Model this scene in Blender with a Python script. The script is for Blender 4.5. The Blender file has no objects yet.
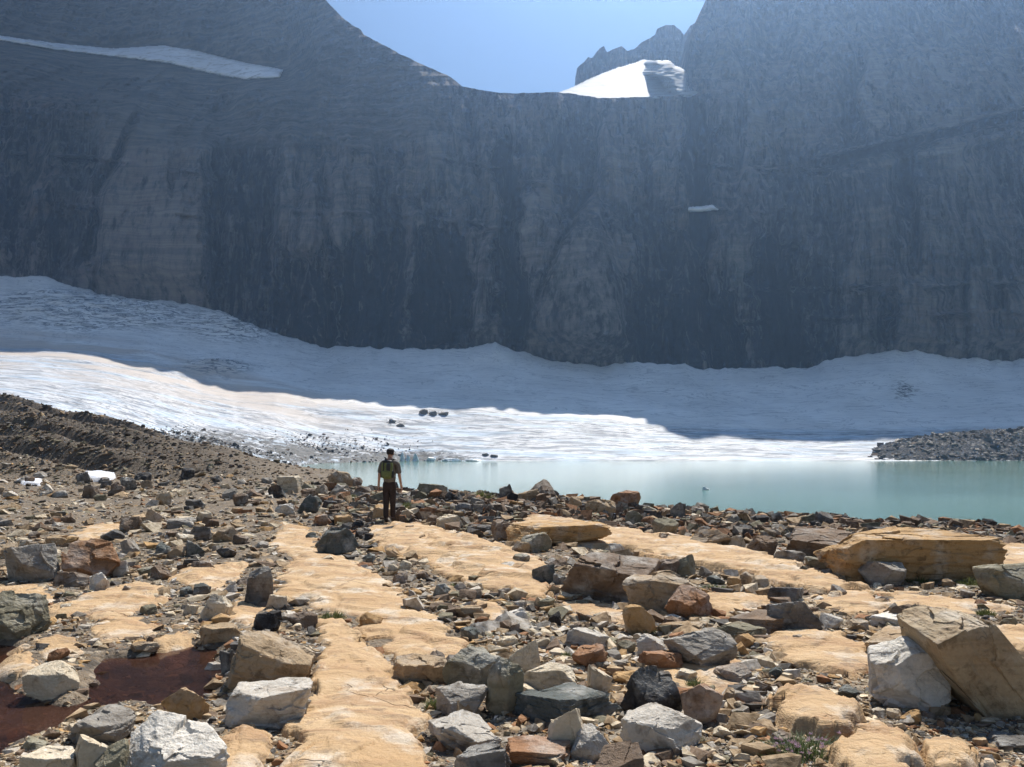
import bpy, bmesh, math, random
import numpy as np
from mathutils import Vector, Matrix
PI = math.pi
random.seed(7)
scn = bpy.context.scene
COL = scn.collection
FOC, U0, V0 = 800.0, 512.0, 435.0      # focal length in pixels, principal column, horizon row

# ------------------------------------------------------------------ noise
_rs = np.random.RandomState(11)
_perm = np.concatenate([_rs.permutation(256)] * 3)
_grad = _rs.normal(size=(256, 3)); _grad /= np.linalg.norm(_grad, axis=1)[:, None]
def perlin(x, y, z):
    x, y, z = np.broadcast_arrays(np.asarray(x, float), np.asarray(y, float), np.asarray(z, float))
    xi = np.floor(x).astype(int); yi = np.floor(y).astype(int); zi = np.floor(z).astype(int)
    xf, yf, zf = x - xi, y - yi, z - zi
    u = xf*xf*xf*(xf*(xf*6-15)+10); v = yf*yf*yf*(yf*(yf*6-15)+10); w = zf*zf*zf*(zf*(zf*6-15)+10)
    def g(a, b, c):
        h = _perm[_perm[_perm[(xi+a) & 255] + ((yi+b) & 255)] + ((zi+c) & 255)]
        G = _grad[h]
        return G[..., 0]*(xf-a) + G[..., 1]*(yf-b) + G[..., 2]*(zf-c)
    def L(a, b, t): return a + (b-a)*t
    return 1.6*L(L(L(g(0,0,0), g(1,0,0), u), L(g(0,1,0), g(1,1,0), u), v),
             L(L(g(0,0,1), g(1,0,1), u), L(g(0,1,1), g(1,1,1), u), v), w)
def fbm(x, y, z=0.0, oct=4, gain=0.5, ridged=False):
    s = 0; a = 1.0; t = 0
    for k in range(oct):
        n = perlin(np.asarray(x)*2**k + 17.3*k, np.asarray(y)*2**k + 5.1*k, np.asarray(z)*2**k + 9.7*k)
        if ridged: n = 1 - 2*np.abs(n)
        s = s + a*n; t += a; a *= gain
    return s/t
def sstep(a, b, x):
    t = np.clip((np.asarray(x, float)-a)/(b-a), 0, 1); return t*t*(3-2*t)
def worley(x, y, seed=0):
    """cell id hash (0..1, three of them) and distance difference F2-F1 of jittered cells"""
    x = np.asarray(x, float); y = np.asarray(y, float); xi = np.floor(x).astype(int); yi = np.floor(y).astype(int)
    f1 = np.full(x.shape, 9e9); f2 = f1.copy(); H = np.zeros(x.shape, int); cx = np.zeros(x.shape); cyy = np.zeros(x.shape)
    for a in (-1, 0, 1):
        for b in (-1, 0, 1):
            h = _perm[_perm[(xi+a) & 255] + ((yi+b+seed) & 255)]; h2 = _perm[h+91]
            px_ = xi+a+h/255.0; py_ = yi+b+h2/255.0; d = np.hypot(x-px_, y-py_)
            n = d < f1; f2 = np.where(n, f1, np.minimum(f2, d)); H = np.where(n, _perm[h2+h], H); cx = np.where(n, px_, cx); cyy = np.where(n, py_, cyy); f1 = np.minimum(f1, d)
    return H/255.0, _perm[H+7]/255.0, _perm[H+101]/255.0, f2-f1, x-cx, y-cyy
def poly_sd(px, py, poly):
    """signed distance (positive inside) to a polygon"""
    px = np.asarray(px, float); py = np.asarray(py, float)
    d = np.full(px.shape, 1e18); inside = np.zeros(px.shape, bool)
    n = len(poly)
    for i in range(n):
        ax, ay = poly[i]; bx, by = poly[(i+1) % n]
        ex, ey = bx-ax, by-ay
        t = np.clip(((px-ax)*ex + (py-ay)*ey)/(ex*ex+ey*ey+1e-12), 0, 1)
        d = np.minimum(d, (px-ax-t*ex)**2 + (py-ay-t*ey)**2)
        c = ((ay > py) != (by > py)) & (px < (bx-ax)*(py-ay)/((by-ay) if by != ay else 1e-12) + ax)
        inside ^= c
    d = np.sqrt(d)
    return np.where(inside, d, -d)

# ------------------------------------------------------------------ objects
def tag(o, label=None, cat=None, group=None, kind=None):
    if label: o['label'] = label
    if cat: o['category'] = cat
    if group: o['group'] = group
    if kind: o['kind'] = kind
    return o
def mesh_obj(name, V, Fc, mat, parent=None, smooth=False, attrs=None, origin=None):
    """Fc: (n,3) or (n,4) int array"""
    V = np.asarray(V, np.float32).reshape(-1, 3); Fc = np.asarray(Fc, np.int32)
    if origin is not None: V = V - np.asarray(origin, np.float32)
    me = bpy.data.meshes.new(name)
    me.vertices.add(len(V)); me.vertices.foreach_set('co', V.ravel())
    n, k = Fc.shape
    me.loops.add(n*k); me.loops.foreach_set('vertex_index', Fc.ravel())
    me.polygons.add(n); me.polygons.foreach_set('loop_start', np.arange(0, n*k, k, dtype=np.int32))
    try: me.polygons.foreach_set('loop_total', np.full(n, k, np.int32))
    except Exception: pass
    me.update(calc_edges=True)
    me.polygons.foreach_set('use_smooth', np.full(n, bool(smooth)))
    if attrs:
        for an, av in attrs.items():
            av = np.asarray(av, np.float32)
            if av.ndim == 1:
                a = me.attributes.new(an, 'FLOAT', 'POINT'); a.data.foreach_set('value', av)
            else:
                if av.shape[1] == 3: av = np.concatenate([av, np.ones((len(av), 1), np.float32)], 1)
                a = me.attributes.new(an, 'FLOAT_COLOR', 'POINT'); a.data.foreach_set('color', av.ravel())
    if mat: me.materials.append(mat)
    o = bpy.data.objects.new(name, me); COL.objects.link(o)
    if origin is not None: o.location = [float(c) for c in origin]
    if parent:
        o.parent = parent
        if origin is not None: o.matrix_parent_inverse = Matrix.Identity(4); o.location = Vector([float(c) for c in origin]) - parent.location
    return o
def grid_faces(nr, nc, flip=False):
    i = np.arange(nr-1)[:, None]*nc + np.arange(nc-1)[None, :]
    f = np.stack([i, i+1, i+nc+1, i+nc], -1).reshape(-1, 4)
    return f[:, ::-1] if flip else f

# ------------------------------------------------------------------ node helper
class NT:
    def __init__(s, name):
        s.m = bpy.data.materials.new(name); s.m.use_nodes = True; s.t = s.m.node_tree; s.t.nodes.clear()
        s.out = s.n('ShaderNodeOutputMaterial')
    def n(s, typ, **kw):
        nd = s.t.nodes.new(typ)
        for k, v in kw.items(): setattr(nd, k, v)
        return nd
    def inp(s, sock, v):
        if v is None: return
        if hasattr(v, 'is_output'): s.t.links.new(v, sock)
        else:
            if isinstance(v, (tuple, list)) and len(v) == 3 and len(getattr(sock, 'default_value', (0,0,0))) == 4: v = (*v, 1)
            sock.default_value = v
    def coord(s, kind='Object'): return s.n('ShaderNodeTexCoord').outputs[kind]
    def attr(s, name, out='Fac'): 
        a = s.n('ShaderNodeAttribute'); a.attribute_name = name; return a.outputs[out]
    def math(s, op, a, b=None, clamp=False):
        nd = s.n('ShaderNodeMath', operation=op, use_clamp=clamp); s.inp(nd.inputs[0], a); s.inp(nd.inputs[1], b); return nd.outputs[0]
    def vmath(s, op, a, b=None):
        nd = s.n('ShaderNodeVectorMath', operation=op); s.inp(nd.inputs[0], a); s.inp(nd.inputs[1], b); return nd.outputs[0]
    def scale(s, vec, v): return s.vmath('MULTIPLY', vec, v)
    def noise(s, vec, scale, detail=6, rough=0.55, dist=0.0):
        nd = s.n('ShaderNodeTexNoise'); s.inp(nd.inputs['Vector'], vec)
        for k, v in (('Scale', scale), ('Detail', detail), ('Roughness', rough), ('Distortion', dist)): nd.inputs[k].default_value = v
        return nd.outputs['Fac']
    def voro(s, vec, scale, feature='F1', out='Distance', rnd=1.0):
        nd = s.n('ShaderNodeTexVoronoi', feature=feature); s.inp(nd.inputs['Vector'], vec); nd.inputs['Scale'].default_value = scale
        nd.inputs['Randomness'].default_value = rnd
        return nd.outputs[out]
    def rng(s, v, a, b, c=0.0, d=1.0):
        nd = s.n('ShaderNodeMapRange'); s.inp(nd.inputs[0], v)
        for i, x in enumerate((a, b, c, d)): nd.inputs[i+1].default_value = x
        return nd.outputs[0]
    def mix(s, f, a, b, blend='MIX'):
        nd = s.n('ShaderNodeMix', data_type='RGBA', blend_type=blend); s.inp(nd.inputs[0], f); s.inp(nd.inputs[6], a); s.inp(nd.inputs[7], b); return nd.outputs[2]
    def ramp(s, v, stops):
        nd = s.n('ShaderNodeValToRGB'); s.inp(nd.inputs[0], v); e = nd.color_ramp.elements
        while len(e) < len(stops): e.new(0.5)
        for q, (p, c) in zip(e, stops): q.position = p; q.color = (*c, 1)
        return nd.outputs[0]
    def bump(s, h, strength=0.5, dist=0.05, normal=None):
        nd = s.n('ShaderNodeBump'); s.inp(nd.inputs['Height'], h); nd.inputs['Strength'].default_value = strength; nd.inputs['Distance'].default_value = dist
        if normal is not None: s.inp(nd.inputs['Normal'], normal)
        return nd.outputs[0]
    def principled(s, col, rough=0.9, spec=0.2, normal=None, **kw):
        b = s.n('ShaderNodeBsdfPrincipled'); s.inp(b.inputs['Base Color'], col); s.inp(b.inputs['Roughness'], rough); s.inp(b.inputs['Specular IOR Level'], spec)
        if normal is not None: s.inp(b.inputs['Normal'], normal)
        for k, v in kw.items(): s.inp(b.inputs[k.replace('_', ' ')], v)
        return b.outputs[0]
    def done(s, sh): s.t.links.new(sh, s.out.inputs['Surface']); return s.m
def flat_mat(name, col, rough=0.8, spec=0.3, var=0.25, sc=30.0):
    n = NT(name); c = n.coord()
    f = n.noise(c, sc, 3)
    cc = n.mix(n.rng(f, 0.3, 0.7), tuple(x*(1-var) for x in col), tuple(min(1, x*(1+var)) for x in col))
    return n.done(n.principled(cc, rough, spec))

# ------------------------------------------------------------------ camera, light, sky
cam = bpy.data.cameras.new('camera'); camo = bpy.data.objects.new('camera', cam); COL.objects.link(camo)
camo.location = (0, 0, 0); camo.rotation_euler = (PI/2, 0, 0)
cam.sensor_width = 36; cam.lens = 36*FOC/1024; cam.shift_y = (V0-383.5)/1024
cam.clip_start = 0.1; cam.clip_end = 20000
scn.camera = camo
SUN_AZ, SUN_EL = 18.0, 53.0          # degrees to the right of the view axis / above the horizon
az, el = math.radians(SUN_AZ), math.radians(SUN_EL)
sdir = Vector((math.sin(az)*math.cos(el), math.cos(az)*math.cos(el), math.sin(el)))
sl = bpy.data.lights.new('sun', 'SUN'); sl.energy = 5.0; sl.angle = math.radians(0.53); sl.color = (1.0, 0.95, 0.87)
so = bpy.data.objects.new('sun', sl); COL.objects.link(so); so.rotation_euler = sdir.to_track_quat('Z', 'Y').to_euler()
wd = bpy.data.worlds.new('World'); scn.world = wd; wd.use_nodes = True
wn = wd.node_tree; bg = wn.nodes['Background']
sky = wn.nodes.new('ShaderNodeTexSky'); sky.sky_type = 'NISHITA'; sky.sun_disc = False
sky.sun_elevation = el; sky.sun_rotation = az; sky.altitude = 1200; sky.air_density = 1.0; sky.dust_density = 0.0; sky.ozone_density = 1.0
wn.links.new(sky.outputs[0], bg.inputs[0]); bg.inputs[1].default_value = 0.060
vs = scn.view_settings; vs.view_transform = 'Standard'; vs.look = 'None'; vs.gamma = 1; vs.exposure = 0.72; vs.use_curve_mapping = False
cy = scn.cycles; cy.use_denoising = True; cy.max_bounces = 5; cy.diffuse_bounces = 2; cy.volume_bounces = 1; cy.transparent_max_bounces = 8
cy.use_adaptive_sampling = True; cy.adaptive_threshold = 0.02
# ------------------------------------------------------------------ ground relief (metres, eye at z = 0)
def base_v(Y): return V0 + FOC*(1.55/Y + 0.03)
GY = np.array([2, 4, 6, 8, 12, 16, 20, 24, 28, 34, 40, 50, 60, 75, 90, 110, 130, 150, 200, 300, 450.])
def _row(d):
    """d: {Y: v}; unspecified near rows follow the base plane"""
    ks = sorted(d); k0 = ks[0]
    near = [y for y in GY if y < k0]
    xs = near + ks; vv = [base_v(y) for y in near] + [d[k] for k in ks]
    z = [(V0-v)/FOC*y for y, v in zip(xs, vv)]
    return np.interp(np.log(GY), np.log(xs), z)
GCOL = [
 (-900, {30: 500, 60: 470, 110: 440, 150: 400, 200: 380, 300: 400, 450: 420}),
 (-250, {30: 496, 60: 455, 110: 415, 150: 385, 200: 390, 300: 420, 450: 440}),
 (0,   {30: 495, 40: 479, 60: 452, 110: 420, 150: 400, 200: 425, 300: 450, 450: 470}),
 (100, {30: 498, 40: 483, 60: 461, 110: 431, 130: 422, 150: 428, 200: 445, 300: 470, 450: 470}),
 (200, {30: 499, 40: 486, 60: 469, 90: 452, 110: 447, 130: 452, 200: 490, 300: 485, 450: 470}),
 (330, {30: 500, 40: 489, 60: 478, 90: 469.5, 110: 476, 150: 530, 200: 520, 300: 480, 450: 470}),
 (440, {28: 501, 38: 493, 50: 498, 60: 515, 90: 560, 150: 530, 300: 480, 450: 470}),
 (560, {28: 505, 36: 500, 44: 510, 60: 540, 90: 565, 150: 530, 300: 480, 450: 470}),
 (680, {24: 514, 30: 510, 36: 518, 50: 560, 90: 565, 150: 530, 300: 480, 450: 470}),
 (800, {20: 523, 27: 518, 32: 525, 50: 580, 90: 565, 150: 530, 300: 480, 450: 470}),
 (920, {20: 527, 25: 523, 30: 533, 50: 590, 90: 565, 150: 530, 300: 480, 450: 470}),
 (1040, {16: 546, 22: 530, 26: 540, 50: 600, 90: 565, 150: 530, 300: 480, 450: 470}),
 (1400, {16: 546, 22: 532, 26: 540, 50: 600, 90: 565, 150: 530, 300: 480, 450: 470}),
 (1900, {16: 546, 22: 532, 26: 540, 50: 600, 90: 565, 150: 530, 300: 480, 450: 470})]
GU = np.array([c[0] for c in GCOL], float); GZ = np.array([_row(c[1]) for c in GCOL])
# reddish pond, outline in metres (from the photo's outline at the water level)
POND_Z = -1.745
def at_level(u, v, z): Y = FOC*(-z)/(v-V0); return ((u-U0)/FOC*Y, Y)
POND = [at_level(u, v, POND_Z) for u, v in [(-160, 645), (0, 641), (30, 643), (36, 655), (20, 672), (30, 690), (75, 700), (82, 672), (92, 656), (130, 655), (165, 648), (195, 640), (225, 648), (232, 665), (224, 696), (208, 708), (180, 722), (150, 716), (130, 708), (108, 712), (84, 722), (62, 738), (25, 752), (0, 775), (-30, 820), (-160, 860)]]
def table_z(x, y):
    x = np.asarray(x, float); y = np.asarray(y, float)
    ye = np.maximum(y, 2.0)
    u = np.clip(U0 + FOC*x/ye, GU[0], GU[-1]); ly = np.clip(np.log(ye), np.log(GY[0]), np.log(GY[-1]))
    i = np.clip(np.searchsorted(GU, u)-1, 0, len(GU)-2); j = np.clip(np.searchsorted(np.log(GY), ly)-1, 0, len(GY)-2)
    fu = (u-GU[i])/(GU[i+1]-GU[i]); lg = np.log(GY); fy = (ly-lg[j])/(lg[j+1]-lg[j])
    fu = fu*fu*(3-2*fu)
    return (GZ[i, j]*(1-fy)+GZ[i, j+1]*fy)*(1-fu) + (GZ[i+1, j]*(1-fy)+GZ[i+1, j+1]*fy)*fu
def pond_mask(x, y):
    return poly_sd(x, y, POND)
def ground_z(x, y, fine=True):
    x = np.asarray(x, float); y = np.asarray(y, float)
    z = table_z(x, y)
    far = np.clip(y/20, 0.6, 3)
    z = z + 0.10*far*fbm(x/3.2/far, y/3.2/far, 1.3, 3)
    # tilted beds stepping up the slope on the left
    u = U0 + FOC*x/np.maximum(y, 2)
    m = sstep(340, 60, u)*sstep(34, 50, y)*sstep(420, 250, y)
    q = (0.60*x + 0.80*y)/5.5 + 0.5*fbm(x/26, y/26, 4.4, 3) + 0.10*fbm(x/3, y/3, 7.7, 2)
    fr = q - np.floor(q)
    z = z + m*3.3*(sstep(0.0, 0.40, fr)-fr)*(0.55+0.6*np.abs(fbm(np.floor(q)*3.7, x/30, 0.5, 2)))
    # pond basin and its rim
    near = y < 12
    sd = np.where(near, pond_mask(np.where(near, x, 0), np.where(near, y, 5)), -9)
    sd = sd + 0.05*perlin(x*3, y*3, 0.7)
    rim = sstep(-1.2, -0.05, sd)
    z = np.where(near, z*(1-rim) + np.maximum(z, POND_Z+0.045)*rim, z)
    z = np.where(near, z + (POND_Z-0.10-z)*sstep(-0.03, 0.30, sd), z)
    if fine:
        s = np.clip(y/9, 0.5, 8)
        z = z + 0.030*s*fbm(x/0.7/s, y/0.7/s, 2.2, 4)
    return z
def ray_ground(u, v):
    """distance Y at which the view ray through pixel (u, v) meets the ground"""
    Y = np.exp(np.linspace(math.log(2.2), math.log(200), 1500))
    x = (u-U0)/FOC*Y; zr = (V0-v)/FOC*Y; g = ground_z(x, Y, False)
    k = np.argmax(zr <= g)
    return float(Y[k]) if k > 0 else 60.0

def seg(pts):
    a = np.array(pts, float); return lambda u: np.interp(u, a[:, 0], a[:, 1])

# ground material: gravel and broken plates
def ground_material():
    n = NT('gravel'); c = n.coord()
    big = n.noise(c, 0.35, 5); mid = n.noise(c, 2.2, 6, 0.6); fin = n.noise(c, 24, 5, 0.65)
    vc = n.voro(c, 16, out='Color'); vd = n.voro(c, 16)
    vc2 = n.voro(c, 4.5, out='Color')
    a = n.mix(n.rng(big, 0.38, 0.62), (0.115, 0.09, 0.066), (0.20, 0.15, 0.10))
    a = n.mix(n.rng(mid, 0.42, 0.6), a, (0.13, 0.115, 0.10))
    sep = n.n('ShaderNodeSeparateColor'); n.inp(sep.inputs[0], vc)
    a = n.mix(0.75, a, n.ramp(sep.outputs[0], [(0, (0.07, 0.062, 0.055)), (0.35, (0.15, 0.12, 0.088)), (0.75, (0.25, 0.185, 0.12)), (1.0, (0.42, 0.35, 0.26))]))
    sep2 = n.n('ShaderNodeSeparateColor'); n.inp(sep2.inputs[0], vc2)
    a = n.mix(0.25, a, n.ramp(sep2.outputs[1], [(0, (0.10, 0.085, 0.07)), (1, (0.34, 0.25, 0.16))]))
    hill = n.attr('hill')
    a = n.mix(n.math('MULTIPLY', hill, 0.9), a, n.mix(n.rng(mid, 0.35, 0.65), (0.075, 0.060, 0.046), (0.165, 0.13, 0.095)))
    h = n.math('ADD', n.math('MULTIPLY', vd, -0.7), n.math('MULTIPLY', fin, 0.5))
    farb = n.noise(c, 1.1, 8, 0.7)
    nb = n.bump(farb, 0.6, 0.5, n.bump(h, 0.8, 0.03))
    return n.done(n.principled(a, 0.92, 0.15, nb))
M_GROUND = ground_material()

# the ground sheet: a fan of rows that are fine near the eye and coarse far away
us = np.concatenate([np.arange(-900, -160, 20), np.arange(-160, 1190, 4), np.arange(1190, 1901, 20)])
ys = np.concatenate([np.linspace(-60, 1.0, 14), np.exp(np.linspace(math.log(1.5), math.log(34), 420)), np.exp(np.linspace(math.log(34.3), math.log(190), 420)), np.exp(np.linspace(math.log(192), math.log(460), 60))])
sc_ = np.where(ys < 2, 2+(2-ys), ys)
X = (us[None, :]-U0)/FOC*sc_[:, None]; Yg = np.repeat(ys[:, None], len(us), 1)
Z = ground_z(X, Yg)
hill = sstep(360, 150, us[None, :]+0*Yg)*sstep(34, 55, Yg)
g = mesh_obj('ground', np.stack([X, Yg, Z], -1), grid_faces(*X.shape), M_GROUND, smooth=False, attrs={'hill': hill.ravel()})
tag(g, kind='structure')

# ------------------------------------------------------------------ glacier
g_front = {  # u: [(Y, v), ...] from the toe to the foot of the headwall
 -900: [(200, 440), (300, 400), (420, 345), (520, 305), (600, 270)],
 -100: [(215, 425), (300, 392), (490, 345), (545, 310), (600, 276)],
 0:   [(225, 425), (300, 390), (490, 345), (545, 312), (600, 277)],
 40:  [(230, 432), (300, 394), (490, 346), (545, 312), (600, 275)],
 100: [(240, 440), (310, 403), (488, 350), (545, 324), (600, 295)],
 150: [(250, 448), (320, 415), (480, 360), (540, 330), (597, 300)],
 200: [(265, 458), (335, 425), (465, 378), (530, 345), (595, 305)],
 235: [(275, 463), (340, 432), (455, 388), (525, 352), (590, 318)],
 275: [(290, 468), (350, 438), (440, 396), (515, 366), (585, 333)],
 320: [(330, 468), (370, 442), (440, 405), (510, 378), (578, 347)],
 400: [(368, 461.2), (392, 444), (445, 409), (500, 385), (570, 349)],
 470: [(370, 461), (400, 441), (450, 410), (500, 388), (565, 349)],
 495: [(370, 461), (400, 441), (450, 411), (500, 386), (563, 342)],
 512: [(370, 461), (400, 441), (450, 412), (500, 388), (562, 350)],
 560: [(370, 461), (400, 442), (448, 415), (500, 392), (560, 362)],
 600: [(370, 461), (400, 443), (445, 419), (500, 396), (560, 367)],
 625: [(370, 461), (400, 444), (442, 422), (500, 396), (560, 362)],
 680: [(370, 461), (400, 446), (440, 427), (500, 398), (560, 365)],
 720: [(370, 461), (400, 447), (440, 429), (500, 402), (560, 371)],
 800: [(370, 461), (400, 450), (440, 431), (500, 402), (560, 368)],
 850: [(370, 461), (400, 452), (440, 430), (500, 396), (560, 356)],
 895: [(372, 461), (400, 452), (440, 430), (500, 394), (560, 352)],
 935: [(372, 461), (400, 452), (440, 430), (500, 396), (560, 357)],
 1024: [(372, 461), (400, 452), (440, 428), (500, 394), (560, 360)],
 1900: [(372, 461), (400, 452), (440, 428), (500, 394), (560, 360)]}
gk = np.array(sorted(g_front), float)
gA = np.array([[list(p) for p in g_front[int(k)]] for k in gk])      # (K,5,2)
ug = np.concatenate([np.arange(-900, -60, 15), np.arange(-60, 1090, 2.5), np.arange(1090, 1901, 15)])
tg = np.linspace(0, 4, 230)
cu = np.array([[np.interp(ug, gk, gA[:, j, c]) for c in (0, 1)] for j in range(5)])  # (5,2,U)
j = np.clip(np.floor(tg).astype(int), 0, 3); f = (tg-j)[:, None]
Yq = cu[j, 0]*(1-f) + cu[j+1, 0]*f; Vq = cu[j, 1]*(1-f) + cu[j+1, 1]*f
Vq = Vq + (5.0*fbm(ug/17, 0.4, 0.8, 5, 0.6)-4.0*np.maximum(0, perlin(ug/28, 0.2, 3.3)))[None]*sstep(0.80, 1.0, tg/4)[:, None]
Zq = (V0-Vq)/FOC*Yq
Zq = 0.5*Zq + 0.5*np.concatenate([Zq[:1], (Zq[:-2]+Zq[2:])/2, Zq[-1:]], 0)
Xq = (ug[None, :]-U0)/FOC*Yq
UG = np.repeat(ug[None, :], len(tg), 0)
edge = sstep(0, 0.12, tg/4)[:, None]*sstep(1.0, 0.93, tg/4)[:, None]
cre = np.exp(-(((UG-70)/75)**2 + ((Vq-310)/16)**2)) + np.exp(-(((UG-235)/40)**2+((Vq-327)/13)**2)) + 0.8*np.exp(-(((UG-215)/32)**2+((Vq-368)/7)**2)) + 0.5*np.exp(-(((UG-130)/60)**2 + ((Vq-318)/12)**2))
apron = sstep(1.9, 2.6, tg)[:, None] + 0*UG
rel = 1.6*fbm(Xq/45, Yq/30, 0.2, 3) + (0.55*fbm(Xq/30, Yq/5.0, 3.2, 4, 0.6))*(1-0.8*apron)
rel = rel + cre*(9.0*fbm(Xq/34+0.5*fbm(Xq/20, Yq/20), Yq/5.5, 8.2, 4, 0.6, ridged=True))
toe = np.exp(-((UG-395)/70)**2)*sstep(1.1, 0.0, tg)[:, None]
rel = rel + toe*2.2*fbm(Xq/9, Yq/9, 5.2, 4, 0.6, ridged=True)
Zq = Zq + rel*edge
for (uu, vv, su, sv, hh) in [(405, 400, 40, 5, 0.0), (885, 378, 60, 14, 3.0), (497, 350, 22, 9, 2.5)]:
    Zq = Zq + hh*np.exp(-((UG-uu)/su)**2-((Vq-vv)/sv)**2)*edge
# toe drops into the water / under the slope
Xs = np.concatenate([Xq[:1], Xq, Xq[-1:]]); Ys = np.concatenate([Yq[:1]-0.6, Yq, Yq[-1:]+2.5]); Zs = np.concatenate([Zq[:1]-9, Zq, Zq[-1:]-14])
dirt = toe*sstep(1.2, 0.1, tg)[:, None]*1.2 + 0.85*np.exp(-(((UG-290)/75)**2+((Vq-453)/13)**2)) + 0.8*np.exp(-(((UG-190)/65)**2+((Vq-438)/8)**2)) + 0.7*np.exp(-(((UG-395)/14)**2+((Vq-424)/4)**2)) + 0.8*np.exp(-(((UG-432)/16)**2+((Vq-413)/3)**2))
dirt = dirt + 0.55*np.exp(-(((UG-905)/14)**2+((Vq-392)/10)**2))
pink = sstep(1.1, 1.8, tg)[:, None]*sstep(460, 250, UG)*sstep(2.7, 2.2, tg)[:, None]
stripe = (1-sstep(1.85, 2.15, tg))[:, None] + 0*UG
ex = lambda a: np.concatenate([a[:1], a, a[-1:]]).ravel()
def glacier_material():
    n = NT('glacier_ice'); c = n.coord()
    dirt_, stripe_, pink_ = n.attr('dirt'), n.attr('stripe'), n.attr('pink')
    cs = n.scale(c, (0.035, 0.22, 0.30)); s1 = n.noise(cs, 1.0, 8, 0.62, 0.4)
    cs2 = n.scale(c, (0.12, 0.9, 1.2)); s2 = n.noise(cs2, 1.0, 6, 0.6, 0.3)
    soft = n.noise(c, 0.03, 4)
    snow = n.mix(n.rng(soft, 0.35, 0.65), (0.72, 0.70, 0.67), (0.86, 0.84, 0.81))
    snow = n.mix(n.math('MULTIPLY', n.rng(s2, 0.5, 0.62), 0.25), snow, (0.36, 0.37, 0.39))
    ice = n.mix(n.rng(s1, 0.48, 0.60), (0.60, 0.60, 0.61), (0.22, 0.24, 0.27))
    ice = n.mix(n.rng(s2, 0.51, 0.58), ice, (0.15, 0.16, 0.18))
    ice = n.mix(n.rng(n.noise(cs, 0.6, 3), 0.5, 0.62), ice, n.mix(0.5, ice, (0.52, 0.66, 0.80)))
    col = n.mix(stripe_, snow, ice)
    col = n.mix(n.math('MULTIPLY', pink_, n.rng(n.noise(n.scale(c, (0.012, 0.06, 0.06)), 1, 3), 0.4, 0.55)), col, (0.56, 0.49, 0.43))
    dn = n.noise(n.scale(c, (0.22, 0.16, 0.6)), 1.0, 9, 0.78, 0.6)
    df = n.rng(n.math('ADD', dn, n.math('MULTIPLY', dirt_, 0.20)), 0.56, 0.64)
    df = n.math('MULTIPLY', df, n.math('MINIMUM', n.math('MULTIPLY', dirt_, 2.0), 1.0))
    col = n.mix(df, col, n.mix(n.rng(n.noise(c, 0.8, 6, 0.7), 0.4, 0.6), (0.03, 0.03, 0.03), (0.10, 0.095, 0.09)))
    cv = n.noise(n.scale(c, (0.035, 0.16, 0.30)), 1.0, 7, 0.6, 1.2); cv2 = n.noise(n.scale(c, (0.02, 0.05, 0.12)), 1.0, 5, 0.6, 1.5)
    ln1 = n.rng(n.math('ABSOLUTE', n.math('SUBTRACT', cv, 0.5)), 0.0, 0.055, 1.0, 0.0); ln2 = n.rng(n.math('ABSOLUTE', n.math('SUBTRACT', cv2, 0.5)), 0.0, 0.016, 1.0, 0.0)
    crv = n.attr('crev')
    col = n.mix(n.math('MULTIPLY', ln1, n.rng(crv, 0.08, 0.35)), col, (0.085, 0.095, 0.11))
    col = n.mix(n.math('MULTIPLY', n.math('MULTIPLY', ln2, 0.55), n.math('SUBTRACT', 1.0, n.math('MULTIPLY', stripe_, 0.3))), col, (0.22, 0.23, 0.25))
    nb = n.bump(s2, 0.6, 0.6, n.bump(n.noise(c, 0.5, 6, 0.6), 0.18, 0.6))
    return n.done(n.principled(col, 0.65, 0.25, nb))
M_ICE = glacier_material()
gl = mesh_obj('glacier', np.stack([Xs, Ys, Zs], -1), grid_faces(*Xs.shape), M_ICE, smooth=True,
              attrs={'dirt': ex(dirt), 'pink': ex(pink), 'stripe': ex(stripe), 'crev': ex(cre)})
tag(gl, kind='structure')

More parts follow.
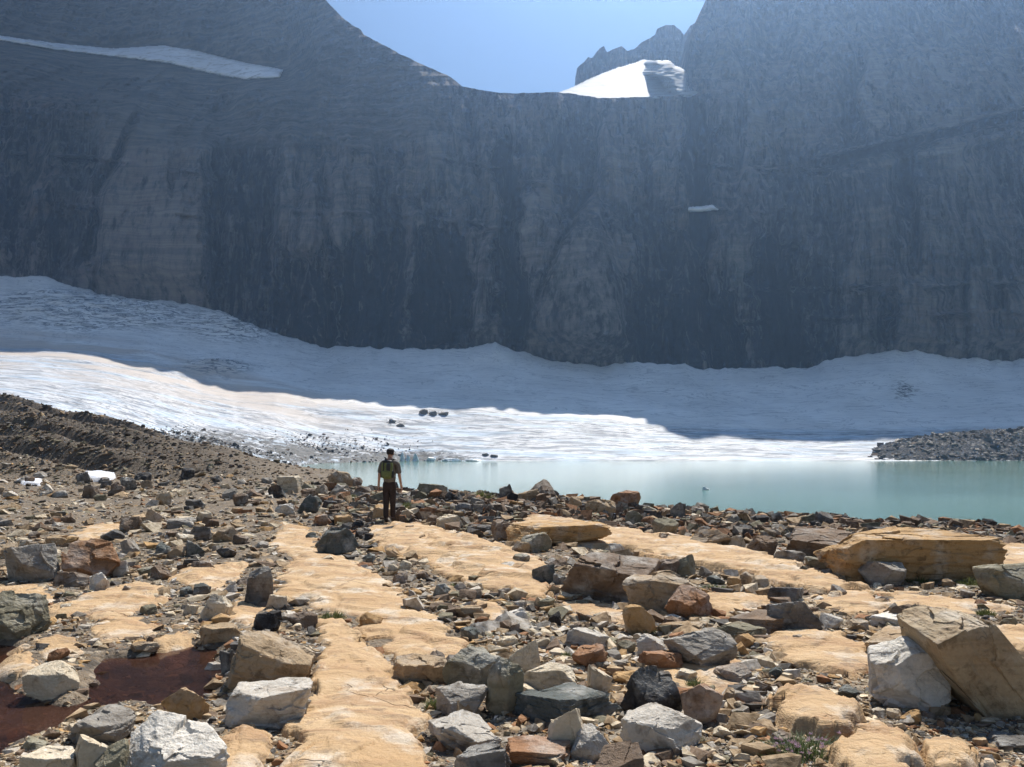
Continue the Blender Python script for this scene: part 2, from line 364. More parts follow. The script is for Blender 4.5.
# ------------------------------------------------------------------ headwall cliff
glac_top = seg([(-900, 270), (-100, 276), (0, 277), (40, 275), (75, 278), (100, 295), (150, 300), (200, 305), (235, 318), (265, 325), (275, 333), (320, 347), (345, 350), (400, 349), (470, 349), (495, 342), (512, 350), (560, 362), (600, 367), (625, 362), (680, 365), (720, 371), (800, 368), (830, 358), (895, 352), (935, 357), (1024, 360), (1900, 360)])
glac_Y = lambda u: np.interp(u, gk, gA[:, 4, 0])
cliff_cols = [  # u: (v, Y) going up
 (-900, [(270, 602), (200, 625), (95, 665), (30, 830), (-60, 900)]),
 (-100, [(276, 602), (200, 625), (95, 665), (40, 800), (-60, 880)]),
 (0,   [(277, 602), (200, 625), (88, 665), (44, 770), (30, 800), (-60, 880)]),
 (100, [(295, 602), (200, 628), (112, 660), (62, 780), (45, 820), (-60, 900)]),
 (200, [(305, 598), (240, 612), (148, 645), (80, 760), (55, 790), (-60, 850)]),
 (280, [(335, 588), (240, 612), (135, 640), (82, 705), (65, 735), (-60, 800)]),
 (340, [(350, 580), (240, 608), (140, 632), (105, 648), (60, 672), (-30, 725)]),
 (400, [(349, 574), (240, 602), (120, 632), (95, 645), (50, 668), (20, 685)]),
 (460, [(349, 568), (230, 600), (125, 635), (84, 648), (60, 664)]),
 (512, [(350, 564), (230, 598), (110, 635), (90, 645)]),
 (590, [(367, 562), (330, 556), (230, 590), (200, 622), (92, 645)]),
 (660, [(365, 562), (230, 600), (110, 640), (92, 645)]),
 (700, [(371, 562), (230, 602), (100, 640), (0, 702), (-80, 740)]),
 (760, [(371, 562), (230, 590), (190, 600), (100, 640), (0, 704), (-80, 745)]),
 (860, [(355, 562), (250, 582), (180, 596), (100, 636), (0, 704), (-80, 745)]),
 (1024, [(360, 562), (250, 578), (110, 630), (0, 704), (-80, 745)]),
 (1900, [(360, 562), (250, 580), (110, 630), (0, 704), (-80, 745)])]
cku = np.array([c[0] for c in cliff_cols], float)
vgrid = np.linspace(-150, 400, 551)
ckY = np.array([np.interp(vgrid, [p[0] for p in c[1]][::-1], [p[1] for p in c[1]][::-1]) for c in cliff_cols])
def cliff_Y0(u, v):
    u = np.asarray(u, float); v = np.asarray(v, float)
    i = np.clip(np.searchsorted(cku, u)-1, 0, len(cku)-2); t = np.clip((u-cku[i])/(cku[i+1]-cku[i]), 0, 1); t = t*t*(3-2*t)
    j = np.clip(v-vgrid[0], 0, 549.999); j0 = j.astype(int); f = j-j0
    a = ckY[i, j0]*(1-f)+ckY[i, j0+1]*f; b = ckY[i+1, j0]*(1-f)+ckY[i+1, j0+1]*f
    return a*(1-t)+b*t
GULLY = [  # polylines in the picture, width px, depth m: (wet, dark clefts)
 ([(132, 118), (118, 150), (100, 190), (94, 280)], 5, 16), ([(275, 190), (270, 250), (262, 320)], 4, 8), ([(325, 128), (320, 170), (330, 230), (333, 345)], 5, 14),
 ([(215, 150), (222, 200), (215, 300)], 4, 5), ([(372, 185), (385, 260), (382, 348)], 5, 8), ([(400, 185), (430, 220), (450, 285), (455, 345)], 4, 9), ([(430, 250), (432, 348)], 5, 7),
 ([(507, 130), (510, 180), (503, 230), (518, 290), (520, 350)], 5, 16), ([(595, 120), (598, 150), (590, 190), (560, 240), (540, 290), (536, 355)], 4, 12), ([(470, 120), (480, 200), (470, 345)], 4, 5),
 ([(600, 205), (625, 270), (640, 320), (645, 362)], 4, 9), ([(640, 130), (650, 200), (668, 280), (675, 362)], 5, 8), ([(700, 95), (706, 150), (700, 230), (706, 300), (720, 368)], 6, 18),
 ([(716, 205), (722, 280), (745, 366)], 5, 9), ([(770, 215), (775, 270), (790, 362)], 6, 9), ([(800, 280), (815, 360)], 5, 6), ([(860, 60), (865, 120), (890, 135), (912, 200), (915, 260)], 6, 8),
 ([(880, 300), (892, 350)], 5, 5), ([(740, 20), (745, 100), (735, 180)], 6, 5), ([(560, 130), (556, 180), (545, 230)], 4, 4), ([(960, 150), (968, 350)], 4, 4), ([(300, 150), (296, 250), (300, 335)], 3, 4), ([(350, 180), (356, 345)], 3, 4), ([(170, 170), (165, 292)], 4, 4)]
def polyline_du(u, v, pts):
    pv = np.array([p[1] for p in pts], float); pu = np.array([p[0] for p in pts], float)
    uc = np.interp(v, pv, pu)
    inn = sstep(pv[0]-12, pv[0]+12, v)*sstep(pv[-1]+25, pv[-1]+5, v)
    return np.abs(u-uc), inn
# lighter faces (+) and darker recesses (-), in colour and depth: box in the picture, strength
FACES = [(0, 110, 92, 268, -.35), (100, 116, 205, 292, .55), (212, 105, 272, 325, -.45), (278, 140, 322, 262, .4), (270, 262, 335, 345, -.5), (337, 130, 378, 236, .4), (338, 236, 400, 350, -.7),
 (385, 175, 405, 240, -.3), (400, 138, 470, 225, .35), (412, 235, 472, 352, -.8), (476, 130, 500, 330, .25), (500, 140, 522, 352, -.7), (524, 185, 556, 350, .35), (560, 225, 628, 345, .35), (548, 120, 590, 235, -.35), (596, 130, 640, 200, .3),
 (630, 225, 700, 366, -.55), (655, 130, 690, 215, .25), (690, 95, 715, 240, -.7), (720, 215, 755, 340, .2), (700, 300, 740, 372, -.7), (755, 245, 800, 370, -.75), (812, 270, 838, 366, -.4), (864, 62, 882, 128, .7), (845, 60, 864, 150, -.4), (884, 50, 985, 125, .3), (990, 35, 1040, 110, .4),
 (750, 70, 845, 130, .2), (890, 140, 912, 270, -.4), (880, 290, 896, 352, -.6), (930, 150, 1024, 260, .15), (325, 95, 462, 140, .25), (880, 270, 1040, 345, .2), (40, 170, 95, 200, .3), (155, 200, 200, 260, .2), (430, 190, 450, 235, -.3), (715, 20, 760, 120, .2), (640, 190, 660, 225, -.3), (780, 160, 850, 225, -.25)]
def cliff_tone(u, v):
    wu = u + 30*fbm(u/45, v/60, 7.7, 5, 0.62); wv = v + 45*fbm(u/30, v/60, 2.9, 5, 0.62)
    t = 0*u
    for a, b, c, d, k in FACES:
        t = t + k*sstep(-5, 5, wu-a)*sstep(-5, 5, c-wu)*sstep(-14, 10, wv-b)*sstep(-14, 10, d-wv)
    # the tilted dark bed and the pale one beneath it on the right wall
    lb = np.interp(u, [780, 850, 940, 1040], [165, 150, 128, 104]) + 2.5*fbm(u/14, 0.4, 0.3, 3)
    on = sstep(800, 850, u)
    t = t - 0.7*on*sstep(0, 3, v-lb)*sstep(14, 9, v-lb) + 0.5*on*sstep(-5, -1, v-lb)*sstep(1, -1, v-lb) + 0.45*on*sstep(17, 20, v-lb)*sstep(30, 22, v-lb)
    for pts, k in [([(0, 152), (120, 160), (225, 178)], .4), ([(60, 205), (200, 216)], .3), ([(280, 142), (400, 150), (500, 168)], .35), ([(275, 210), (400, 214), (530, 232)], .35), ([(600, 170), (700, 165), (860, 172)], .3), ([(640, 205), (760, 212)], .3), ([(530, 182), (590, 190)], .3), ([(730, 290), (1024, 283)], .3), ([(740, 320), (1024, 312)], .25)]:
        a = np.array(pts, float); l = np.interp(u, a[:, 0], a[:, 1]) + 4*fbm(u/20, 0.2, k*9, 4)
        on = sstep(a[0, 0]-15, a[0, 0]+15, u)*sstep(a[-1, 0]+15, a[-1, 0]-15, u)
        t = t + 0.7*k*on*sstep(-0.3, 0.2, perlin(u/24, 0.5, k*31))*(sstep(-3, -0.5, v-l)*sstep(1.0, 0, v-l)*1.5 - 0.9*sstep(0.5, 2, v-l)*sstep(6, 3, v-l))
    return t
def cliff_rel(u, v):
    """relief added to the depth, in metres (+ = further away)"""
    Y0 = cliff_Y0(u, v); x = (u-U0)/FOC*Y0; z = (V0-v)/FOC*Y0
    w = 6*fbm(x/60, z/60, 9.1, 2)
    r = -17*fbm((x+w)/70, z/230, 0.5, 2, ridged=True) - 12*fbm((x+w)/24, z/110, 2.5, 3, ridged=True) - 4.6*fbm((x+w)/7, z/24, 4.5, 3, ridged=True) - 0.9*fbm(x/2.6, z/3.5, 6.5, 2)
    q = z/11.0 + 0.35*fbm(x/80, z/30, 3.1, 2) + x*0.002; fr = q-np.floor(q)
    st = (sstep(0.55, 1.0, fr)-fr)
    up = sstep(160, 110, v)*sstep(520, 420, u)
    r = r + st*(2.2*sstep(-0.2, 0.4, perlin(x/70, z/50, 6.1))+0.6+5.0*up)
    q2 = z/3.6 + 0.4*fbm(x/40, z/14, 8.1, 2); f2 = q2-np.floor(q2)
    r = r + (sstep(0.5, 1.0, f2)-f2)*(0.5+2.0*up)
    wet = 0*u
    for pts, wd_, dp in GULLY:
        d, inn = polyline_du(u+7*fbm(x/25, z/28, 1.1+pts[0][0], 4, 0.6), v, pts); inn = inn*(0.35+0.65*sstep(-0.35, 0.3, perlin(x/30, z/45, pts[0][0])))
        r = r + 1.6*dp*np.exp(-(d/wd_)**2)*inn
        wet = np.maximum(wet, np.exp(-(d/(wd_*1.6))**2)*inn)
    r = r - 24*cliff_tone(u, v)
    # the great pyramid buttress in the middle and the broad one on the left
    for (ua, va, ub, vb, hw, h) in [(590, 192, 590, 365, 62, 30), (150, 118, 155, 300, 48, 22), (870, 110, 880, 250, 60, 14), (325, 150, 300, 350, 50, 14), (680, 130, 690, 370, 30, 12), (420, 200, 410, 350, 34, 12)]:
        t = np.clip((v-va)/(vb-va), 0, 1.2); uc = ua+(ub-ua)*t
        r = r - h*np.clip(1-np.abs(u-uc+5*perlin(x/30, z/30, 3.3))/(hw*np.sqrt(t)+1), 0, 1)*sstep(0, 0.12, t)
    return r, wet
SHELF = [(-60, 31), (0, 35), (50, 42), (110, 46), (165, 43), (200, 50), (240, 60), (286, 68), (284, 79), (245, 81), (215, 76), (170, 66), (120, 60), (60, 52), (0, 42), (-60, 38)]
def cliff_Y(u, v):
    r, wet = cliff_rel(u, v)
    sm = sstep(-14, 3, poly_sd(u, v, SHELF)); r = r*(1-sm)-2*sm
    r = np.maximum(r, -9-24*sstep(0, 40, glac_top(u)-v))
    return cliff_Y0(u, v)+11+r, wet
def cliff_material():
    n = NT('cliff_rock'); c = n.coord()
    wob = n.noise(c, 0.012, 3)
    wv = n.n('ShaderNodeCombineXYZ'); n.inp(wv.inputs[2], n.math('MULTIPLY', wob, 26.0))
    cc = n.vmath('ADD', c, wv.outputs[0])
    bandb = n.noise(n.scale(cc, (0.002, 0.004, 0.030)), 1.0, 4, 0.6)
    bandf = n.noise(n.scale(cc, (0.006, 0.010, 0.30)), 1.0, 8, 0.74)
    patch = n.noise(c, 0.018, 5, 0.6)
    col = n.ramp(bandb, [(0.30, (0.085, 0.074, 0.078)), (0.43, (0.17, 0.135, 0.13)), (0.50, (0.088, 0.082, 0.092)), (0.58, (0.20, 0.152, 0.138)), (0.70, (0.105, 0.092, 0.098))])
    col = n.mix(n.math('MULTIPLY', n.rng(bandf, 0.51, 0.64), 0.60), col, (0.25, 0.215, 0.18))
    col = n.mix(n.math('MULTIPLY', n.rng(bandf, 0.47, 0.37), 0.65), col, (0.04, 0.038, 0.036))
    col = n.mix(n.math('MULTIPLY', n.rng(patch, 0.5, 0.66), 0.5), col, (0.10, 0.12, 0.09))
    vf = n.noise(n.scale(c, (0.026, 0.026, 0.007)), 1.0, 6, 0.65, 0.8)
    col = n.mix(n.math('MULTIPLY', n.rng(vf, 0.49, 0.58), 0.65), col, (0.045, 0.047, 0.055))
    col = n.mix(n.math('MULTIPLY', n.rng(vf, 0.47, 0.36), 0.6), col, (0.30, 0.26, 0.235))
    # water-stain streaks hanging from the ledges
    stv = n.noise(n.scale(c, (0.14, 0.14, 0.009)), 1.0, 6, 0.65, 0.15)
    low = n.attr('low')
    sf = n.rng(n.math('ADD', stv, n.math('MULTIPLY', low, 0.16)), 0.52, 0.60)
    col = n.mix(n.math('MULTIPLY', sf, 0.85), col, (0.018, 0.018, 0.022))
    stl = n.noise(n.scale(c, (0.20, 0.20, 0.02)), 1.3, 5, 0.6)
    col = n.mix(n.math('MULTIPLY', n.rng(stl, 0.54, 0.64), 0.65), col, (0.26, 0.24, 0.21))
    wet = n.attr('wet')
    wf = n.rng(n.math('ADD', n.math('MULTIPLY', wet, 0.42), n.math('MULTIPLY', n.math('ADD', stv, n.noise(c, 0.05, 5, 0.7)), 0.5)), 0.68, 0.86)
    col = n.mix(n.math('MULTIPLY', wf, 0.7), col, (0.022, 0.023, 0.026))
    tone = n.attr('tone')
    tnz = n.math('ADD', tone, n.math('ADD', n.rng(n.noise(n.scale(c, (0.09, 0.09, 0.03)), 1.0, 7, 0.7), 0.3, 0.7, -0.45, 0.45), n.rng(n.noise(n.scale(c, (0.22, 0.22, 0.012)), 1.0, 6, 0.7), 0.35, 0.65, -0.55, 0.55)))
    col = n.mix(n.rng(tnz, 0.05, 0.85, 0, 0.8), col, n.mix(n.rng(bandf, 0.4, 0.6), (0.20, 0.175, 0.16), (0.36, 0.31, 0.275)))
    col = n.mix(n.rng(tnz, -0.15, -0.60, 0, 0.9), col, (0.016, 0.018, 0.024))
    talus = n.attr('talus')
    tn = n.noise(n.scale(cc, (0.03, 0.05, 0.30)), 1.0, 7, 0.7)
    col = n.mix(talus, col, n.mix(n.rng(tn, 0.38, 0.62), (0.085, 0.075, 0.066), (0.27, 0.235, 0.20)))
    fine = n.noise(c, 0.35, 7, 0.7)
    nb = n.bump(n.math('ADD', n.math('MULTIPLY', bandf, 1.2), fine), 0.85, 4.0)
    return n.done(n.principled(col, 0.9, 0.1, nb))
M_CLIFF = cliff_material()
sky_front = seg([(-900, -200), (150, -230), (240, -205), (290, -95), (316, -12), (325, -1), (333, 8), (345, 20), (352, 25), (360, 29), (364, 35), (380, 43), (400, 54), (420, 63), (440, 72), (452, 78), (462, 86), (480, 90), (500, 93), (520, 93), (556, 92), (575, 94), (600, 98), (640, 97), (680, 95), (686, 90), (688, 60), (692, 28), (697, 20), (702, 8), (706, 0), (712, -9), (730, -14), (800, -16), (1900, -18)])
uc_ = np.concatenate([np.arange(-900, -60, 12), np.arange(-60, 1085, 1.6), np.arange(1085, 1901, 12)])
tt = np.linspace(0, 1, 250)
vb = glac_top(uc_)+14; vt = sky_front(uc_) + 1.2*fbm(uc_/9, 0.3, 0.1, 4)*(uc_ > 300)
VC = vb[None, :]*(1-tt[:, None]) + vt[None, :]*tt[:, None]; UC = np.repeat(uc_[None, :], len(tt), 0)
YC, wet = cliff_Y(UC, VC)
XC = (UC-U0)/FOC*YC; ZC = (V0-VC)/FOC*YC
back = []
for dy, dz in ((25, 1), (70, -12), (120, -160), (124, -700)):
    back.append(np.stack([XC[-1], YC[-1]+dy, np.maximum(ZC[-1]+dz, -40)], -1))
PC = np.concatenate([np.stack([XC, YC, ZC], -1), np.array(back)], 0)
ex4 = lambda a: np.concatenate([a]+[a[-1:]]*4).ravel()
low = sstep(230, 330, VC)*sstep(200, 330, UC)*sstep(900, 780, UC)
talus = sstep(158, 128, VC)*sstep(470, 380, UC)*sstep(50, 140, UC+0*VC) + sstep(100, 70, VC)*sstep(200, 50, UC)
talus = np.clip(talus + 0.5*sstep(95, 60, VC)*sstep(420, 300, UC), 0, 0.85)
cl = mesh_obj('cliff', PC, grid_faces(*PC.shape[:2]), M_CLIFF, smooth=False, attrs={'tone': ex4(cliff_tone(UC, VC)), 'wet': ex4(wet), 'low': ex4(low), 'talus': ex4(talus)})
tag(cl, kind='structure')

# rear ridge beyond the notch
ridge_top = seg([(540, 105), (560, 100), (573, 96), (576, 80), (577, 68), (584, 62), (588, 57), (592, 58), (600, 48), (604, 46), (607, 52), (616, 48), (622, 46), (627, 51), (634, 49), (642, 42), (650, 38), (656, 34), (657, 29), (666, 25), (674, 25), (680, 30), (684, 35), (690, 26), (700, 20), (720, 30), (740, 40)])
ur = np.arange(540, 741, 1.0); tr = np.linspace(0, 1, 60)
vbr = 118+0*ur; vtr = ridge_top(ur)+0.8*fbm(ur/3.5, 0.7, 0.2, 3)
VR = vbr[None]*(1-tr[:, None])+vtr[None]*tr[:, None]; UR = np.repeat(ur[None], 60, 0)
YR = 815 + (118-VR)*0.35 + 9*fbm(UR/14, VR/30, 5.5, 4, ridged=True)
PR = np.stack([(UR-U0)/FOC*YR, YR, (V0-VR)/FOC*YR], -1)
bk = PR[-1:].copy(); bk[..., 1] += 20; bk2 = bk.copy(); bk2[..., 1] += 40; bk2[..., 2] -= 200
PR = np.concatenate([PR, bk, bk2])
rd = mesh_obj('ridge', PR, grid_faces(*PR.shape[:2]), M_CLIFF, attrs={'wet': np.zeros(PR.shape[0]*PR.shape[1])})
tag(rd, kind='structure')

# snow lying in the notch and on the high shelf
def snow_material(name='old_snow', g=1.0):
    n = NT(name); c = n.coord()
    a = n.noise(n.scale(c, (0.07, 0.05, 0.40)), 1.0, 9, 0.72, 0.8); b = n.noise(c, 0.02, 3)
    col = n.mix(n.rng(b, 0.35, 0.65), (0.50*g, 0.50*g, 0.52*g), (0.60*g, 0.59*g, 0.59*g))
    col = n.mix(n.rng(a, 0.50, 0.60), col, (0.33*g, 0.32*g, 0.31*g))
    return n.done(n.principled(col, 0.7, 0.2, n.bump(a, 0.5, 1.5)))
M_SNOW = snow_material('firn', 0.56); M_SNOWG = snow_material('low_snow', 1.3); M_SNOW2 = snow_material('bright_snow', 1.6)  # same snow; the shelf copy is brightened in colour for sunlight it lacks
def snow_sheet(name, poly, Yfun, step, label, thick=3.0, mat=None):
    pu = [p[0] for p in poly]; pv = [p[1] for p in poly]
    uu = np.arange(min(pu)-2, max(pu)+2, step); vv = np.arange(min(pv)-2, max(pv)+2, step*0.6)
    U, V = np.meshgrid(uu, vv)
    sd = poly_sd(U+0.0, V, poly) + 0.7*fbm(U/7, V/3, 2.2, 3)
    Y = Yfun(U, V) - thick*sstep(-0.6, 3.0, sd)*0.9 + 8*sstep(0.2, -0.8, sd)
    Y = Y + 1.2*fbm(U/10, V/3, 1.0, 3)
    P = np.stack([(U-U0)/FOC*Y, Y, (V0-V)/FOC*Y], -1).reshape(-1, 3)
    Fc = grid_faces(*U.shape, flip=True); keep = (sd.ravel()[Fc] > -0.9).all(1); Fc = Fc[keep]
    ids = np.unique(Fc); rm = np.full(len(P), -1); rm[ids] = np.arange(len(ids))
    o = mesh_obj(name, P[ids], rm[Fc], mat or M_SNOW, smooth=True)
    tag(o, label, 'snow patch', None)
    return o
SHADE_WALL = lambda U, V: sstep(-8, 6, U-(655+np.clip(V-61, 0, 40)*0.55+2.0*np.sin(V/3.0)+16*fbm(V/7.0, 0.4, 0.2, 4)-9*sstep(80, 60, V)))  # right part steepened away from the sun: its shade is put into the shape
snow_sheet('snowfield', [(556, 94), (572, 88), (588, 80), (604, 73), (618, 68), (632, 64), (642, 60.5), (670, 61), (675, 66), (692, 73), (694, 78), (690, 86), (698, 93), (690, 97), (665, 98), (640, 99), (612, 101), (585, 99), (560, 97)],
           lambda U, V: (812 - (V-60)*4.4)*(1-SHADE_WALL(U, V)) + (680-(V-60)*1.0)*SHADE_WALL(U, V), 1.0, 'bright snowfield filling the notch in the skyline below the jagged ridge', 4)
snow_sheet('snowfield', [(-60, 33), (0, 36), (50, 43), (110, 49), (165, 46), (200, 52), (240, 62), (283, 70), (280, 77), (245, 79), (215, 74), (180, 66), (170, 63), (120, 57), (60, 50), (0, 40), (-60, 36)],
           lambda U, V: cliff_Y0(U, V)+1, 1.0, 'long thin snowfield on the high shelf at the upper left', 5, M_SNOW2)
snow_sheet('snow_patch', [(683, 208), (700, 207), (712, 205), (718, 209), (700, 211), (686, 211)], lambda U, V: cliff_Y0(U, V)-6, 0.8, 'tiny snow patch caught on the dark headwall right of centre', 3, M_SNOW2)

# ------------------------------------------------------------------ lake
def lake_material():
    n = NT('lake_water'); c = n.coord()
    w1 = n.noise(n.scale(c, (0.25, 0.9, 1)), 1.0, 7, 0.7); w2 = n.noise(c, 3.0, 3)
    big = n.noise(n.scale(c, (0.008, 0.03, 1)), 1.0, 4)
    col = n.mix(n.rng(big, 0.35, 0.65), (0.155, 0.27, 0.225), (0.20, 0.33, 0.275))
    nb = n.bump(n.math('ADD', w1, n.math('MULTIPLY', w2, 0.25)), 0.10, 0.25)
    return n.done(n.principled(col, 0.08, 0.5, nb, IOR=1.33))
xs = np.linspace(-420, 700, 40); yl = np.linspace(48, 440, 30); XL, YL = np.meshgrid(xs, yl)
tag(mesh_obj('lake', np.stack([XL, YL, 0*XL-12.0], -1), grid_faces(*XL.shape), lake_material()), kind='structure')

# moraine tongue at the far right shore
um = np.arange(835, 1500, 2.0); Ym = np.linspace(366, 420, 70)
UM, YM = np.meshgrid(um, Ym)
crest = seg([(835, 470), (855, 463), (865, 454), (880, 446), (900, 440), (940, 434), (990, 430), (1024, 429), (1500, 415)])(um)
zc = (V0-crest)/FOC*408
tM = sstep(366, 408, YM); ZM = -14 + (zc[None]+14)*tM**0.8
ZM = ZM + (0.9*fbm(UM/6, YM/4, 0.9, 5, 0.6)+0.5*fbm(UM/2.0, YM/1.5, 0.3, 2))*sstep(366, 374, YM) - 12*sstep(410, 420, YM)
def dark_rubble():
    n = NT('dark_rubble'); c = n.coord()
    sep = n.n('ShaderNodeSeparateColor'); n.inp(sep.inputs[0], n.voro(n.scale(c, (1, 1, 1.5)), 0.75, out='Color'))
    a = n.ramp(sep.outputs[0], [(0, (0.045, 0.042, 0.042)), (0.5, (0.09, 0.082, 0.078)), (0.8, (0.18, 0.165, 0.15)), (1, (0.36, 0.33, 0.30))])
    a = n.mix(n.rng(n.noise(c, 0.12, 5), 0.4, 0.6), a, (0.07, 0.066, 0.066))
    return n.done(n.principled(a, 0.9, 0.15, n.bump(n.noise(c, 0.9, 6, 0.7), 0.8, 1.2)))
M_RUB = dark_rubble()
tag(mesh_obj('moraine', np.stack([(UM-U0)/FOC*YM, YM, ZM], -1), grid_faces(*UM.shape), M_RUB), kind='structure')

# red-brown pond water
def pond_material():
    n = NT('pond_water'); c = n.coord()
    w = n.noise(n.scale(c, (3, 9, 1)), 1.0, 4, 0.5)
    nb = n.bump(w, 0.10, 0.03)
    g_ = n.n('ShaderNodeBsdfGlossy'); g_.inputs['Roughness'].default_value = 0.06; n.inp(g_.inputs['Normal'], nb)
    t_ = n.n('ShaderNodeBsdfTransparent'); t_.inputs[0].default_value = (0.60, 0.40, 0.34, 1)
    fr = n.n('ShaderNodeFresnel'); fr.inputs[0].default_value = 1.33; n.inp(fr.inputs['Normal'], nb)
    d_ = n.n('ShaderNodeBsdfDiffuse'); n.inp(d_.inputs[0], n.mix(n.rng(n.noise(c, 1.4, 4), 0.4, 0.6), (0.035, 0.020, 0.016), (0.090, 0.042, 0.028)))
    m1 = n.n('ShaderNodeMixShader'); m1.inputs[0].default_value = 0.5; n.t.links.new(t_.outputs[0], m1.inputs[1]); n.t.links.new(d_.outputs[0], m1.inputs[2])
    m2 = n.n('ShaderNodeMixShader'); n.t.links.new(fr.outputs[0], m2.inputs[0]); n.t.links.new(m1.outputs[0], m2.inputs[1]); n.t.links.new(g_.outputs[0], m2.inputs[2])
    return n.done(m2.outputs[0])
px = [p[0] for p in POND]; py = [p[1] for p in POND]
xs = np.linspace(min(px)-0.15, max(px)+0.12, 70); yl = np.linspace(min(py)-0.1, max(py)+0.12, 70); XL, YL = np.meshgrid(xs, yl)
Fp = grid_faces(*XL.shape); sdp = poly_sd(XL, YL, POND).ravel(); Fp = Fp[(sdp[Fp] > -0.12).all(1)]
ids = np.unique(Fp); rm = np.full(XL.size, -1); rm[ids] = np.arange(len(ids))
tag(mesh_obj('pond', np.stack([XL, YL, 0*XL+POND_Z], -1).reshape(-1, 3)[ids], rm[Fp], pond_material()), kind='structure')
# ------------------------------------------------------------------ rocks
_ico = {}
def ico(level):
    if level not in _ico:
        bm = bmesh.new(); bmesh.ops.create_icosphere(bm, subdivisions=level, radius=1.0)
        v = np.array([x.co[:] for x in bm.verts]); f = np.array([[y.index for y in x.verts] for x in bm.faces]); bm.free()
        _ico[level] = (v/np.linalg.norm(v, axis=1)[:, None], f)
    return _ico[level]
def rot(ax, ay, az_):
    cx, sx, cy_, sy, cz, sz = math.cos(ax), math.sin(ax), math.cos(ay), math.sin(ay), math.cos(az_), math.sin(az_)
    Rx = np.array([[1, 0, 0], [0, cx, -sx], [0, sx, cx]]); Ry = np.array([[cy_, 0, sy], [0, 1, 0], [-sy, 0, cy_]]); Rz = np.array([[cz, -sz, 0], [sz, cz, 0], [0, 0, 1]])
    return Rz @ Ry @ Rx
def rock_shape(seed, level, style='block', yaw=None, tilt=None):
    r = np.random.RandomState(seed)
    d, f = ico(level)
    N = []; D = []
    if style in ('block', 'slab', 'wedge', 'ledge'):
        for s in ((1, 0, 0), (-1, 0, 0), (0, 1, 0), (0, -1, 0), (0, 0, 1), (0, 0, -1)):
            n = np.array(s, float) + r.normal(size=3)*(0.12 if style in ('slab', 'ledge') else 0.27); N.append(n/np.linalg.norm(n)); D.append(0.62+0.24*r.rand())
        k = {'block': 10, 'slab': 9, 'wedge': 8, 'ledge': 7}[style]
        for _ in range(k):
            n = r.normal(size=3); N.append(n/np.linalg.norm(n)); D.append(0.66+0.36*r.rand())
        if style == 'wedge':
            n = np.array([r.uniform(-1, 1), r.uniform(-0.6, 0.9), 0.9]); N.append(n/np.linalg.norm(n)); D.append(0.38)
            n = np.array([r.uniform(-1, 1), -0.9, 0.5]); N.append(n/np.linalg.norm(n)); D.append(0.55)
        p = 90
    else:
        for _ in range(15):
            n = r.normal(size=3); N.append(n/np.linalg.norm(n)); D.append(0.74+0.26*r.rand())
        for s in ((0, 0, -1), (0, 0, 1)): N.append(np.array(s, float)); D.append(0.75)
        p = 40
    N = np.array(N); D = np.array(D)
    q = np.maximum(d @ N.T, 0)/D[None]
    rad = 1/np.maximum((q**p).sum(1), 1e-9)**(1.0/p)
    P = d*rad[:, None]
    if level >= 3:
        o = r.rand(3)*50
        a = 0.042 if style != 'round' else 0.038
        # small conchoidal chips and bedding steps
        n1 = fbm(P[:, 0]*1.6+o[0], P[:, 1]*1.6+o[1], P[:, 2]*1.6+o[2], 3)
        n2 = fbm(P[:, 0]*5+o[0], P[:, 1]*5+o[1], P[:, 2]*5+o[2], 4, 0.55, ridged=True)
        bx = P @ (np.array([0.15, 0.1, 1])) * r.uniform(3.5, 6.5) + 0.6*n1 + o[2]
        fr = bx-np.floor(bx); stp = sstep(0, 0.35, fr)-fr
        amt = r.uniform(0.3, 1.0)
        rad2 = 1 + a*1.5*n1 + a*0.75*(n2-0.35) + 0.03*amt*stp*(1 if style != 'round' else 0.4)
        if style == 'wedge': rad2 = 1+0.7*(rad2-1)
        # broken chips: every facet cell sits a little higher or lower than its neighbour
        K = 26 if level >= 5 else 12
        cp = r.normal(size=(K, 3)); cp /= np.linalg.norm(cp, axis=1)[:, None]
        dd = d + 0.16*np.stack([fbm(d[:, 0]*3+o[k], d[:, 1]*3, d[:, 2]*3, 2) for k in range(3)], -1)
        cell = np.argmax(dd @ cp.T, axis=1)
        off = r.uniform(-1, 1, K)*0.040; tl = r.normal(size=(K, 3))*0.10
        rad2 = rad2 + (off[cell] + (tl[cell]*(d-cp[cell])).sum(1))*(1.0 if style != 'round' else 0.6)
        P = P*rad2[:, None]
    t = tilt if tilt is not None else (r.uniform(-.15, .50), r.uniform(-.32, .32))
    R = rot(t[0], t[1], yaw if yaw is not None else r.uniform(-0.9, 0.9))
    return P @ R.T, f
def shard(seed, style='block'):
    r = np.random.RandomState(seed); k = r.randint(9, 14)
    P = r.uniform(-1, 1, (k, 3)); ax = np.argmax(np.abs(P), 1); P[np.arange(k), ax] = np.sign(P[np.arange(k), ax])*r.uniform(.85, 1, k)
    if style == 'slab': P[:, 2] = np.sign(P[:, 2])*r.uniform(.7, 1, k)
    bm = bmesh.new(); [bm.verts.new(p) for p in P]; bmesh.ops.convex_hull(bm, input=list(bm.verts)); 
    loose = [v for v in bm.verts if not v.link_faces]; bmesh.ops.delete(bm, geom=loose, context='VERTS'); bmesh.ops.triangulate(bm, faces=list(bm.faces)); bmesh.ops.recalc_face_normals(bm, faces=list(bm.faces)); bm.verts.index_update()
    V = np.array([v.co[:] for v in bm.verts]); Fc = np.array([[v.index for v in f.verts] for f in bm.faces]); bm.free()
    return V, Fc
